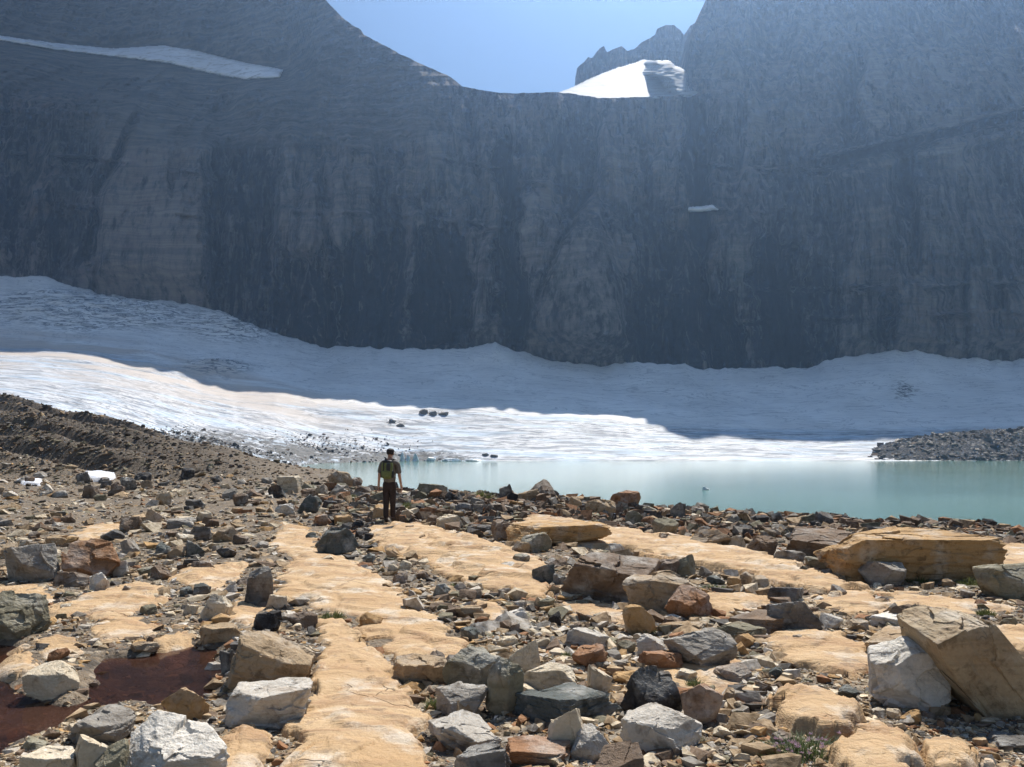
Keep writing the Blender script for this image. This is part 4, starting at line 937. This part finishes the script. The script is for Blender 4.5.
# the great leaning block at the right edge: a long tilted prism
def leaning_block():
    P, F_ = rock_shape(4242, 7, 'slab', yaw=0.0, tilt=(0, 0))
    r0 = np.random.RandomState(3)
    P = P-0.5*(P.max(0)+P.min(0)); P = P/(P.max(0)-P.min(0))
    # square the slab up, keep its chips
    P = np.sign(P)*0.5*np.tanh(3.2*np.abs(P))/math.tanh(1.6)
    P = P*np.array([1.45, 0.62, 0.40])
    R = rot(0.10, 0.86, 0.10)
    A = np.array([(931-U0)/FOC*4.75, 4.75, (V0-650)/FOC*4.75])
    cpt = A + R @ np.array([0.70, 0.26, 0.18])
    P = P @ R.T
    o = mesh_obj('boulder', P, F_, M_ROCK, smooth=False); o.location = cpt; o.color = (0.43, 0.33, 0.21, 1)
    tag(o, 'huge leaning brown block with a lit slanting top at the right edge', 'boulder'); ROCKS.append((o, 1000, 735, 130, 'tan'))
leaning_block()

# ------------------------------------------------------------------ smaller rocks, each its own object, up to 300 in all
occ = [(r[1]-r[3]/2, r[2]-r[3]*0.55, r[1]+r[3]/2, r[2]) for r in ROCKS]
rr = np.random.RandomState(5)
shore = seg([(-50, 480), (200, 478), (330, 484), (400, 489), (440, 490), (560, 496), (680, 505), (800, 513), (920, 518), (1080, 524)])
NAMES = {'tan': 'tan', 'ochre': 'orange', 'grey': 'grey', 'pale': 'pale grey', 'white': 'white', 'cream': 'cream', 'slate': 'slate green', 'black': 'black', 'brown': 'brown', 'rust': 'rust brown', 'olive': 'olive', 'dkgrey': 'dark grey'}
SHP = {'block': 'angular', 'slab': 'flat', 'wedge': 'wedge shaped', 'round': 'rounded'}
def short_label(lab):
    for w in (' with ', ' at ', ' in ', ' on ', ' left ', ' right ', ' by ', ' beside ', ' behind ', ' above ', ' below ', ' under ', ' cut ', ' touching ', ' sitting ', ' between ', ' lying ', ' leaning ', ' standing '):
        if w in lab: lab = lab.split(w)[0]
    return lab
marks = [(r[1], r[2], short_label(r[0]['label']), r[3]) for r in ROCKS]
cnt = {}
for m in marks: cnt[m[2]] = cnt.get(m[2], 0)+1
marks = [m for m in marks if cnt[m[2]] == 1 and m[3] > 22 and len(m[2].split()) >= 2]
used = {}
N_SMALL = 299-len(ROCKS)
tries = 0; n_small = 0; smalls = []
while n_small < N_SMALL and tries < 20000:
    tries += 1
    t = rr.rand()
    u = rr.uniform(-20, 1044)
    if t < 0.50:
        v = shore(u)+rr.uniform(-2, 30)**1.0; u = 300+(u+20)/1064*740 if rr.rand() < 0.85 else u; v = shore(u)+rr.uniform(-2, 28)
        px_ = rr.uniform(10, 19)
    elif t < 0.80: v = rr.uniform(520, 620); px_ = rr.uniform(10, 22)
    else: v = rr.uniform(620, 760); px_ = rr.uniform(13, 27)
    hh = px_*rr.uniform(0.45, 0.8)
    if any(a-2 < u < c2+2 and b-1 < v < d2+3 for a, b, c2, d2 in occ): continue
    Y = ray_ground(u, v); x = (u-U0)/FOC*Y
    if Y < 10 and float(pond_mask(x, Y)) > -0.1: continue
    if Y > 60: continue
    onslab = any(float(poly_sd(x, Y, s[0])) > -0.05 for s in SLABS)
    if onslab and rr.rand() < 0.9: continue
    cols = ['brown', 'dkgrey', 'olive', 'tan', 'black', 'grey', 'brown', 'tan'] if t < 0.5 else ['tan', 'tan', 'brown', 'cream', 'pale', 'slate', 'rust', 'ochre', 'brown', 'olive', 'cream']
    colr = cols[rr.randint(len(cols))]; sty = ['block', 'block', 'slab', 'wedge', 'slab'][rr.randint(5)]
    smalls.append((u, v, px_, hh, colr, sty)); occ.append((u-px_/2, v-hh, u+px_/2, v)); n_small += 1
ORD = ['nearest', 'second nearest', 'third nearest', 'fourth nearest', 'fifth nearest', 'sixth nearest', 'seventh nearest', 'eighth nearest', 'ninth nearest', 'tenth nearest']
keyed = []
for k, (u, v, px_, hh, colr, sty) in enumerate(smalls):
    m = min(marks, key=lambda m: (m[0]-u)**2+(2.2*(m[1]-v))**2)
    dx, dy = u-m[0], (v-m[1])*1.8
    dr = ('right of' if dx > 0 else 'left of') if abs(dx) > abs(dy) else ('in front of' if dy > 0 else 'behind')
    keyed.append((colr, sty, dr, m[2], (dx*dx+dy*dy), k))
rank = {}
for q in sorted(keyed, key=lambda q: q[4]):
    kk = q[:4]; rank.setdefault(kk, []).append(q[5])
for k, (u, v, px_, hh, colr, sty) in enumerate(smalls):
    q = keyed[k]; lst = rank[q[:4]]
    lab = 'small %s %s stone %s the %s' % (NAMES[colr], SHP[sty], q[2], q[3])
    if len(lst) > 1: lab += ', %s of them' % ORD[lst.index(k)]
    w = lab.split()
    place_rock(3000+k*3, (u-px_/2, v-hh, u+px_/2, v), colr, sty, lab, 'loose stones on the rocky shore', name='stone', level=4 if px_ > 15 else 3)
print('rocks', len(ROCKS), 'tries', tries)

# ------------------------------------------------------------------ rubble too small and too many to count
def scatter(name, n, region, size, palette, label, seed, dens=None, zf=None, level=1, flatness=(0.2, 0.7)):
    r = np.random.RandomState(seed)
    u = r.uniform(region[0], region[2], n); v = r.uniform(region[1], region[3], n)
    if zf is None:
        # distance on the plain from the picture row, then the true relief
        Y = 1.55/((v-V0)/FOC-0.03)
        lo, hi = size
        s = lo*(1-r.rand(n)*(1-(lo/hi)**1.55))**(-1/1.55)*Y/FOC
        x = (u-U0)/FOC*Y; ok = (Y > 2.5) & (Y < 70)
        smooth_ = np.zeros(n, bool)
        for pts, _ in SLABS:
            xs_ = [p[0] for p in pts]; ys_ = [p[1] for p in pts]
            mb = (x > min(xs_)-.1) & (x < max(xs_)+.1) & (Y > min(ys_)-.1) & (Y < max(ys_)+.1)
            if mb.any():
                sd = np.full(n, -1.0); sd[mb] = poly_sd(x[mb], Y[mb], pts); smooth_ |= sd > 0.03*Y/8
        ok &= ~(smooth_ & (r.rand(n) > 0.03))
        nr = Y < 12; sdp = np.full(n, -1.0); sdp[nr] = pond_mask(x[nr], Y[nr]); ok &= ~((sdp > 0.0) & (r.rand(n) > 0.16))
        cl_ = fbm(x/1.7, Y/1.7, 6.6, 3); ok &= r.rand(n) < np.clip(0.75+1.3*cl_, 0.12, 1)
        x, Y, s = x[ok], Y[ok], s[ok]; s = np.minimum(s, 0.55)
        z = ground_z(x, Y) - 0.06*s
    else:
        x, Y, z, s = zf(u, v, r)
    n = len(x); pal = np.array(palette)
    colr = pal[r.randint(len(pal), size=n)]*(1+r.uniform(-.2, .2, (n, 1)))
    Vs, Fs, Cs = [], [], []; off = 0; NV = 30
    grp = r.randint(NV, size=n)
    for gk_ in range(NV):
        idx = np.where(grp == gk_)[0]
        if not len(idx): continue
        P, F_ = shard(900+gk_, ['block', 'slab'][gk_ % 2]) if level < 3 else rock_shape(900+gk_, level, 'block'); m = len(idx)
        P = P-0.5*(P.max(0)+P.min(0)); P = P/(P.max(0)-P.min(0)).max()
        S = np.stack([r.uniform(.8, 1.25, m), r.uniform(.6, 1.1, m), r.uniform(*flatness, m)], -1)*s[idx][:, None]
        A = r.uniform(0, 2*PI, m); T1 = r.normal(0, 0.22, m); 
        Q = P[None]*S[:, None, :]
        c1, s1 = np.cos(T1)[:, None], np.sin(T1)[:, None]
        Q = np.stack([Q[..., 0], c1*Q[..., 1]-s1*Q[..., 2], s1*Q[..., 1]+c1*Q[..., 2]], -1)
        c1, s1 = np.cos(A)[:, None], np.sin(A)[:, None]
        Q = np.stack([c1*Q[..., 0]-s1*Q[..., 1], s1*Q[..., 0]+c1*Q[..., 1], Q[..., 2]], -1)
        Q += np.stack([x[idx], Y[idx], z[idx]+0.25*S[:, 2]], -1)[:, None, :]
        k = len(P)
        Vs.append(Q.reshape(-1, 3)); Fs.append((F_[None]+(off+np.arange(m)*k)[:, None, None]).reshape(-1, 3)); off += m*k
        Cs.append(np.repeat(colr[idx], k, 0))
    o = mesh_obj(name, np.concatenate(Vs), np.concatenate(Fs), M_CHIP, attrs={'tint': np.concatenate(Cs)})
    tag(o, label, None, None, 'stuff'); print(name, n); return o
def chip_material():
    n = NT('stone_chips'); c = n.coord(); a = n.attr('tint', 'Color')
    f = n.noise(c, 14, 5, 0.65)
    return n.done(n.principled(n.mix(n.rng(f, 0.40, 0.62), a, n.mix(1.0, a, (0.50, 0.47, 0.43), 'MULTIPLY')), 0.9, 0.18, n.bump(f, 0.5, 0.03)))
M_CHIP = chip_material()
base_p = [PAL[k] for k in ('cream', 'tan', 'pale', 'tan', 'grey', 'brown', 'tan', 'tan', 'cream', 'brown', 'rust', 'cream', 'pale', 'dkgrey', 'ochre', 'olive', 'tan')]
far_p = [PAL[k] for k in ('brown', 'olive', 'brown', 'tan', 'grey', 'brown', 'dkgrey', 'rust', 'black')]
scatter('rubble', 80000, (-330, 486, 1600, 790), (3.0, 21), base_p, 'broken rock rubble and gravel covering the ground', 21)
scatter('pile_rubble', 2400, (410, 590, 790, 790), (8, 36), base_p, 'larger broken rubble heaped around the boulders', 26, level=2)
scatter('pebbles', 80000, (-250, 560, 1500, 790), (1.6, 5), base_p, 'small angular pebbles between the rocks', 22, level=1)
scatter('shore_rubble', 21000, (330, 486, 1600, 538), (4.5, 17), far_p, 'dark blocky rubble along the lake shore', 23, flatness=(0.5, 1.0))
def left_slope(u, v, r):
    YL_ = np.exp(np.linspace(math.log(25), math.log(200), 260)); UA = np.arange(-60, 425, 5.0)
    GA = ground_z((UA[:, None]-U0)/FOC*YL_[None], np.repeat(YL_[None], len(UA), 0), False)
    iu = np.clip(((u+60)/5).astype(int), 0, len(UA)-1)
    hit = ((V0-v)/FOC)[:, None]*YL_[None] <= GA[iu]
    Y = np.where(hit.any(1), YL_[np.argmax(hit, 1)], 999.0); ok = (Y < 190) & (Y > 30)
    u, v, Y = u[ok], v[ok], Y[ok]; x = (u-U0)/FOC*Y
    s = 1.7*(1-r.rand(len(x))*0.93)**(-1/1.9)*Y/FOC
    return x, Y, ground_z(x, Y), np.minimum(s, 2.2)
scatter('slope_rubble', 7000, (-60, 396, 420, 500), (2, 8), [PAL['brown'], PAL['dkgrey'], PAL['olive'], PAL['brown'], (0.10, 0.08, 0.06), PAL['tan']], 'dark rubble on the stepped slope at the left', 24, zf=left_slope)
def moraine_z(u, v, r):
    Y = r.uniform(369, 409, len(u)); iu = np.clip((u-um[0])/2.0, 0, len(um)-1.01); iy = np.clip((Y-366)/(54/69), 0, 68.9)
    z = ZM[iy.astype(int), iu.astype(int)]; ok = z > -12.3
    return ((u-U0)/FOC*Y)[ok], Y[ok], z[ok], (0.45*(1-r.rand(len(u))*0.97)**(-1/1.6))[ok]
def icedirt(u, v, r):
    Y = np.array([glac_ray(a, b) for a, b in zip(u, v)]); x = (u-U0)/FOC*Y
    keep = (np.exp(-((u-290)/85)**2-((v-452)/13)**2)+np.exp(-((u-185)/60)**2-((v-437)/7)**2)+np.exp(-((u-390)/40)**2-((v-458)/5)**2) > r.rand(len(u))*0.9)
    x, Y, v = x[keep], Y[keep], v[keep]
    return x, Y, (V0-v)/FOC*Y, (0.45*(1-r.rand(len(x))*0.96)**(-1/2.0))
def glac_ray(u, v):
    vv = [np.interp(u, gk, gA[:, q, 1]) for q in range(5)]; yy = [np.interp(u, gk, gA[:, q, 0]) for q in range(5)]
    return float(np.interp(-v, [-x for x in vv], yy))
scatter('ice_debris', 6500, (100, 425, 450, 468), (2, 8), [PAL['dkgrey'], PAL['black'], PAL['grey'], PAL['brown']], 'dark debris melting out of the ice front', 27, zf=icedirt)
scatter('moraine_rubble', 6000, (840, 430, 1190, 460), (2, 8), [PAL['dkgrey'], PAL['black'], PAL['dkgrey'], PAL['grey'], PAL['pale'], PAL['brown']], 'dark rubble on the moraine across the lake', 25, zf=moraine_z)
# ------------------------------------------------------------------ snow left on the slope, rocks and ice at the far shore
slab([(80, 477), (92, 473.5), (108, 474), (115, 478), (104, 482.5), (88, 481)], 0.26, 'small white snow patch lower right on the dark stepped slope', seed=31, name='snow_patch', mat=M_SNOWG, cat='snow patch', steps=0.2, edge=0); SLABS.pop()
slab([(16, 482), (30, 479.5), (42, 482), (40, 486.5), (24, 486)], 0.24, 'smaller white snow patch by the left edge of the gravel', seed=32, name='snow_patch', mat=M_SNOWG, cat='snow patch', steps=0.2, edge=0); SLABS.pop()
def glac_surf(x, y):
    u = U0+FOC*x/y
    vv = [np.interp(u, gk, gA[:, q, 1]) for q in range(5)]; yy = [np.interp(u, gk, gA[:, q, 0]) for q in range(5)]
    return (V0-np.interp(y, yy, vv))/FOC*y
for k, (b, lab) in enumerate([((419, 409, 428, 415), 'dark boulder on the ice, leftmost of three in a row'), ((429, 411, 437, 416), 'low dark boulder on the ice, middle of three in a row'), ((438, 411.5, 449, 416.5), 'flat dark boulder on the ice, rightmost of three in a row'),
                              ((389, 419, 396, 424), 'dark boulder alone on the ice above the hiker'), ((396, 423, 405, 428), 'flat dark boulder on the ice just right of the one above the hiker'),
                              ((482, 453, 490, 457), 'small dark rock on the ice edge right of the hiker'), ((490, 454.5, 498, 458), 'flatter dark rock on the ice edge farther right of the hiker')]):
    place_rock(7000+k, b, 'dkgrey', 'block', lab, 'dark rocks lying on the glacier', name='boulder', ray=glac_ray, surf=glac_surf, bury=0.3)
def ice_material():
    n = NT('glacial_ice'); c = n.coord(); f = n.noise(c, 0.5, 5, 0.6)
    return n.done(n.principled(n.mix(n.rng(f, 0.4, 0.6), (0.40, 0.46, 0.50), (0.82, 0.84, 0.85)), 0.45, 0.4, n.bump(f, 0.5, 0.6)))
M_IB = ice_material()
for k, (b, lab) in enumerate([((400, 452, 405, 461.5), 'white ice fin at the lake edge just right of the hiker'), ((406, 455, 410, 461.5), 'shorter ice fin second right of the hiker'), ((412, 453, 419, 461.5), 'broad ice fin third right of the hiker'),
                              ((426, 457, 436, 461.5), 'low blue ice block in the gap of the dirty ice front'), ((441, 458, 462, 461.5), 'long low blue grey ice block at the water line'), ((464, 459, 482, 461.5), 'flat ice block at the right end of the ice front')]):
    place_rock(7100+k, b, 'white', 'wedge' if k < 3 else 'slab', lab, 'ice blocks along the glacier front', name='ice_block', ray=lambda u, v: 366.0, surf=lambda x, y: -12.0, mat=M_IB, level=4, cat='ice block', depth=0.6)
place_rock(7200, (702, 486.5, 710, 490), 'white', 'wedge', 'tiny white ice chunk floating on the lake', None, name='ice_chunk', ray=lambda u, v: 12*FOC/(v-V0), surf=lambda x, y: -12.0, mat=M_IB, level=3, cat='ice chunk')

# ------------------------------------------------------------------ the hiker
def ev_mesh(o):
    dg = bpy.context.evaluated_depsgraph_get(); e = o.evaluated_get(dg); me = e.to_mesh()
    V = np.array([v.co[:] for v in me.vertices]); me.calc_loop_triangles()
    Fc = np.array([t.vertices[:] for t in me.loop_triangles]); e.to_mesh_clear(); return V, Fc
def skin(verts, edges, radii, sub=2):
    me = bpy.data.meshes.new('tmp'); me.from_pydata(verts, edges, []); o = bpy.data.objects.new('tmp', me); COL.objects.link(o)
    o.modifiers.new('s', 'SKIN'); me.skin_vertices or None
    if not me.skin_vertices:
        bm = bmesh.new(); bm.from_mesh(me); bm.verts.layers.skin.verify(); bm.to_mesh(me); bm.free()
    for k, r_ in enumerate(radii):
        me.skin_vertices[0].data[k].radius = r_ if isinstance(r_, tuple) else (r_, r_)
        me.skin_vertices[0].data[k].use_root = (k == 0)
    m = o.modifiers.new('b', 'SUBSURF'); m.levels = sub; m.render_levels = sub
    V, Fc = ev_mesh(o); bpy.data.objects.remove(o, do_unlink=True); return V, Fc
def join(parts):
    Vs, Fs, off = [], [], 0
    for V, Fc in parts: Vs.append(V); Fs.append(Fc+off); off += len(V)
    return np.concatenate(Vs), np.concatenate(Fs)
def superel(c, r3, e=0.45, lv=4):
    d, f = ico(lv); P = np.sign(d)*np.abs(d)**e; P /= np.maximum(np.abs(P).max(1), 1e-6)[:, None]**0.0
    return P*np.array(r3)+np.array(c), f
M_SKIN = flat_mat('skin', (0.42, 0.24, 0.17), 0.6); M_SHIRT = flat_mat('grey_shirt', (0.155, 0.14, 0.12), 0.9, 0.1); M_TROU = flat_mat('dark_trousers', (0.042, 0.032, 0.030), 0.9, 0.1)
M_HAIR = flat_mat('dark_hair', (0.020, 0.014, 0.012), 0.7); M_LIME = flat_mat('lime_nylon', (0.11, 0.135, 0.04), 0.55, 0.4); M_BLK = flat_mat('black_nylon', (0.018, 0.018, 0.02), 0.6, 0.4); M_BOOT = flat_mat('boot_leather', (0.055, 0.038, 0.028), 0.7)
HX, HY = (388.5-U0)/FOC*19.0, 19.0
bpy.context.view_layer.update()
hit, loc, _, _, ob_, _ = scn.ray_cast(bpy.context.evaluated_depsgraph_get(), Vector((HX, HY, 3)), Vector((0, 0, -1)))
HZ = loc.z if hit else float(ground_z(HX, HY))
print('hiker at', HX, HY, HZ, ob_.name if ob_ else None, 'row', V0-FOC*HZ/HY)
def hand(s):
    out = []
    for k, (dx, L, yy) in enumerate([(-0.024, 0.062, 0.0), (-0.008, 0.072, 0.0), (0.008, 0.068, 0.0), (0.023, 0.052, 0.0)]):
        x0, y0, z0 = s*0.285, 0.06+dx, 0.835
        out.append(skin([(x0, y0, z0), (x0+s*0.004, y0+dx*0.2, z0-0.045), (x0-s*0.006, y0+dx*0.3+0.006, z0-0.045-L*0.5), (x0-s*0.018, y0+dx*0.3+0.010, z0-0.045-L*0.9)], [(0, 1), (1, 2), (2, 3)], [0.010, 0.009, 0.0085, 0.007], 1))
    x0, y0, z0 = s*0.283, 0.075, 0.862
    out.append(skin([(x0, y0, z0), (x0-s*0.012, y0+0.035, z0-0.03), (x0-s*0.018, y0+0.045, z0-0.062)], [(0, 1), (1, 2)], [0.012, 0.011, 0.009], 1))
    return out
bodyv = [(0, 0, .95), (0, 0, 1.12), (0, -.01, 1.32), (0, -.015, 1.44), (0, -.005, 1.53), (0, .015, 1.60), (0, .02, 1.67), (0, .01, 1.715)]
bodye = [(i, i+1) for i in range(7)]; bodyr = [(.135, .10), (.12, .09), (.15, .10), (.11, .08), .052, (.062, .075), (.074, .092), (.055, .07)]
bodyv += [(0, .105, 1.645)]; bodye += [(6, 8)]; bodyr += [.018]                 # nose
for s in (-1, 1):
    b = len(bodyv); bodyv += [(s*.18, -.01, 1.42), (s*.245, -.03, 1.15), (s*.275, .03, .925), (s*.285, .055, .845)]
    bodye += [(3, b), (b, b+1), (b+1, b+2), (b+2, b+3)]; bodyr += [.052, .040, .027, (.020, .040)]
    b = len(bodyv); fy = .16 if s > 0 else -.05
    bodyv += [(s*.080, 0, .86), (s*.070, .02+fy*.3, .50), (s*.05, fy, .10), (s*.052, fy+.09, .045)]
    bodye += [(0, b), (b, b+1), (b+1, b+2), (b+2, b+3)]; bodyr += [.080, .050, .036, .030]
ear = [superel((s*.078, .012, 1.655), (.012, .020, .032), 0.8, 2) for s in (-1, 1)]
person = mesh_obj('person', *join([skin(bodyv, bodye, bodyr)]+hand(1)+hand(-1)+ear), M_SKIN, smooth=True)
person.location = (HX, HY, HZ)
tag(person, 'person seen from behind in grey shirt, dark trousers and dark cap, facing the lake', 'person')
sv = [(0, 0, .87), (0, 0, 1.12), (0, -.01, 1.32), (0, -.015, 1.45), (0, -.008, 1.51)]; se = [(0, 1), (1, 2), (2, 3), (3, 4)]; sr = [(.165, .13), (.158, .122), (.178, .128), (.13, .095), (.068, .066)]
for s in (-1, 1):
    b = len(sv); sv += [(s*.19, -.01, 1.42), (s*.235, -.027, 1.22), (s*.245, -.03, 1.17)]; se += [(3, b), (b, b+1), (b+1, b+2)]; sr += [.072, .062, .060]
mesh_obj('shirt', *skin(sv, se, sr), M_SHIRT, person, smooth=True)
tv = [(0, 0, 1.06), (0, 0, .90)]; te = [(0, 1)]; tr_ = [(.155, .12), (.16, .125)]
for s in (-1, 1):
    fy = .16 if s > 0 else -.05
    b = len(tv); tv += [(s*.080, 0, .82), (s*.070, .02+fy*.3, .50), (s*.053, fy-.005, .22), (s*.050, fy, .10)]; te += [(1, b), (b, b+1), (b+1, b+2), (b+2, b+3)]; tr_ += [.098, .076, .066, .064]
mesh_obj('trousers', *skin(tv, te, tr_), M_TROU, person, smooth=True)
for s in (-1, 1):
    fy = .16 if s > 0 else -.05
    mesh_obj('boot', *skin([(s*.050, fy, .15), (s*.052, fy, .07), (s*.058, fy+.11, .045), (s*.06, fy+.17, .04)], [(0, 1), (1, 2), (2, 3)], [.050, .052, (.048, .040), (.040, .032)]), M_BOOT, person, smooth=True)
hv, hf = superel((0, -.005, 1.672), (.086, .103, .082), 0.95, 3); keep = (hv[hf][:, :, 2].mean(1) > 1.625) & (hv[hf][:, :, 1].mean(1) < .06)
mesh_obj('hair', hv, hf[keep], M_HAIR, person, smooth=True)
cv, cf = superel((0, .008, 1.705), (.092, .108, .068), 0.92, 3); cf = cf[cv[cf][:, :, 2].mean(1) > 1.695]
mesh_obj('cap', *join([(cv, cf), superel((0, .12, 1.70), (.07, .07, .008), .8, 3)]), M_HAIR, person, smooth=True)
bp = bpy.data.objects.new('backpack', None); COL.objects.link(bp); bp.location = (HX, HY, HZ); bp.empty_display_size = 0.2
tag(bp, 'lime green and black day pack on the back of the hiker', 'backpack')
def kid(name, V, Fc, m, par): return mesh_obj(name, V, Fc, m, par, smooth=True)
kid('bag', *superel((0, -.205, 1.27), (.135, .075, .215), .5), M_LIME, bp)
kid('lid', *superel((0, -.20, 1.455), (.120, .075, .045), .6), M_BLK, bp)
kid('pocket', *superel((.010, -.275, 1.17), (.098, .035, .085), .55), M_LIME, bp)
kid('mesh_panel', *superel((.050, -.270, 1.33), (.050, .022, .11), .6), M_BLK, bp)
kid('trim', *superel((-.065, -.272, 1.33), (.014, .018, .12), .6), M_BLK, bp)
for s in (-1, 1):
    kid('side_pocket', *superel((s*.132, -.20, 1.17), (.026, .055, .09), .6), M_BLK, bp)
    kid('strap', *skin([(s*.075, -.165, 1.44), (s*.085, -.07, 1.535), (s*.095, .06, 1.49), (s*.12, .115, 1.35), (s*.14, .06, 1.18), (s*.13, -.13, 1.10)], [(i, i+1) for i in range(5)], [(.022, .010)]*6, 1), M_BLK, bp)

person.rotation_euler = (0, math.radians(1.5), math.radians(-9)); bp.rotation_euler = person.rotation_euler
# ------------------------------------------------------------------ plants
def leaf_mat(name, a, b):
    n = NT(name); c = n.coord(); f = n.noise(c, 9, 4)
    col = n.mix(n.rng(f, 0.35, 0.65), a, b)
    d = n.principled(col, 0.6, 0.3); t = n.n('ShaderNodeBsdfTranslucent'); n.inp(t.inputs[0], col)
    m = n.n('ShaderNodeMixShader'); m.inputs[0].default_value = 0.35; n.t.links.new(d, m.inputs[1]); n.t.links.new(t.outputs[0], m.inputs[2])
    return n.done(m.outputs[0])
M_GRASS = leaf_mat('grass_blades', (0.085, 0.11, 0.035), (0.17, 0.17, 0.06)); M_LEAF = leaf_mat('plant_leaves', (0.055, 0.085, 0.03), (0.12, 0.15, 0.05)); M_FLOW = leaf_mat('flower_petals', (0.42, 0.25, 0.34), (0.60, 0.42, 0.50))
def blades(r, n, rad, h, w, lean=0.5, seg_=3):
    V, Fc = [], []
    for _ in range(n):
        a = r.uniform(0, 2*PI); q = rad*math.sqrt(r.rand()); x, y = q*math.cos(a), q*math.sin(a)*0.8
        b = r.uniform(0, 2*PI); hh = h*r.uniform(.4, 1.0)*(1-0.5*(q/rad)); ln = lean*r.uniform(.2, 1)*hh
        px_, py_ = -math.sin(b)*w*hh/h, math.cos(b)*w*hh/h; o = len(V)
        for s in range(seg_+1):
            t = s/seg_; k = (1-t)**0.7
            cx, cy_, cz = x+math.cos(b)*ln*t*t+x*0.5*t, y+math.sin(b)*ln*t*t+y*0.5*t, hh*t*(1-0.15*t)
            V += [(cx-px_*k, cy_-py_*k, cz), (cx+px_*k, cy_+py_*k, cz)]
        Fc += [(o+2*s, o+2*s+1, o+2*s+3, o+2*s+2) for s in range(seg_)]
    return np.array(V), np.array(Fc)
TUFTS = [((396, 497, 420, 511), 'low green shrubby clump just right of the hiker'), ((338, 491, 362, 501), 'low green clump left of the hiker near the shore'), ((447, 579, 463, 592), 'small grass tuft at the lower edge of the wide pale slab'),
         ((637, 618, 656, 638), 'yellow green grass tuft beside the upright orange wedge'), ((320, 606, 346, 622), 'green tuft in the crack of the long orange slab'), ((686, 673, 704, 688), 'bright green tuft above the reddish brown boulder'),
         ((700, 578, 730, 592), 'grass tuft at the edge of the very long slab'), ((957, 573, 985, 588), 'green tuft at the foot of the great ochre ledge'), ((905, 572, 935, 584), 'low grass in the shade in front of the great ochre ledge'),
         ((977, 606, 995, 618), 'dry green tuft near the right edge above the leaning block'), ((470, 483, 494, 502), 'dark green clump below the brown shore rocks'), ((560, 648, 575, 660), 'small green tuft in the upper boulder pile'), ((598, 675, 612, 692), 'small shrub on the cream wedge behind the slate slab'), ((425, 690, 441, 712), 'small olive shrub left of the square grey boulder')]
for k, ((a, b, c_, d_), lab) in enumerate(TUFTS):
    r = np.random.RandomState(500+k); Y = ray_ground((a+c_)/2, d_-1)+0.02; w = (c_-a)/FOC*Y; h = (d_-b)/FOC*Y
    V, Fc = blades(r, 260, w*0.42, h*0.95, 0.9/FOC*Y, 0.7)
    x = ((a+c_)/2-U0)/FOC*Y
    o = mesh_obj('grass_tuft', V, Fc, M_GRASS); o.location = (x, Y, float(ground_z(x, Y))-0.01)
    tag(o, lab, 'grass tuft', 'green tufts growing between the rocks')
r = np.random.RandomState(77); Yp = 4.15; xp = (806-U0)/FOC*Yp
pl = bpy.data.objects.new('flowering_plant', None); COL.objects.link(pl); pl.location = (xp, Yp, float(ground_z(xp, Yp))-0.02)
tag(pl, 'dark green low plant with pink purple flower heads at the bottom edge', 'plant')
V, Fc = blades(r, 900, 0.21, 0.15, 0.005, 0.9); mesh_obj('foliage', V, Fc, M_LEAF, pl)
Vs = []
for _ in range(34):
    a = r.uniform(0, 2*PI); q = 0.2*math.sqrt(r.rand()); fx, fy, fz = q*math.cos(a), -abs(q*math.sin(a))*0.9+0.03, r.uniform(.05, .12)
    v1, f1 = blades(r, 26, 0.010, 0.018, 0.0022, 1.2, 2); Vs.append((v1+np.array([fx, fy, fz]), f1))
mesh_obj('flower_heads', *join(Vs), M_FLOW, pl)
# ------------------------------------------------------------------ the air of the valley
def haze_box():
    x0, x1, y0, y1, z0, z1 = -1700, 1900, -150, 1350, -42, 900
    V = [(x, y, z) for z in (z0, z1) for y in (y0, y1) for x in (x0, x1)]
    Fc = [(0, 2, 3, 1), (4, 5, 7, 6), (0, 1, 5, 4), (2, 6, 7, 3), (0, 4, 6, 2), (1, 3, 7, 5)]
    m = bpy.data.materials.new('haze_air'); m.use_nodes = True; t = m.node_tree; t.nodes.clear()
    o = t.nodes.new('ShaderNodeOutputMaterial'); p = t.nodes.new('ShaderNodeVolumePrincipled')
    p.inputs['Color'].default_value = HAZE_COL; p.inputs['Density'].default_value = HAZE_D; p.inputs['Anisotropy'].default_value = HAZE_G
    t.links.new(p.outputs[0], o.inputs['Volume'])
    h = mesh_obj('haze', V, Fc, m); tag(h, kind='stuff'); h['label'] = 'thin blue haze filling the valley'; h['category'] = 'haze'
    return h
HAZE_COL = (0.42, 0.645, 1.0, 1); HAZE_D = 0.00023; HAZE_G = 0.78
haze_box()
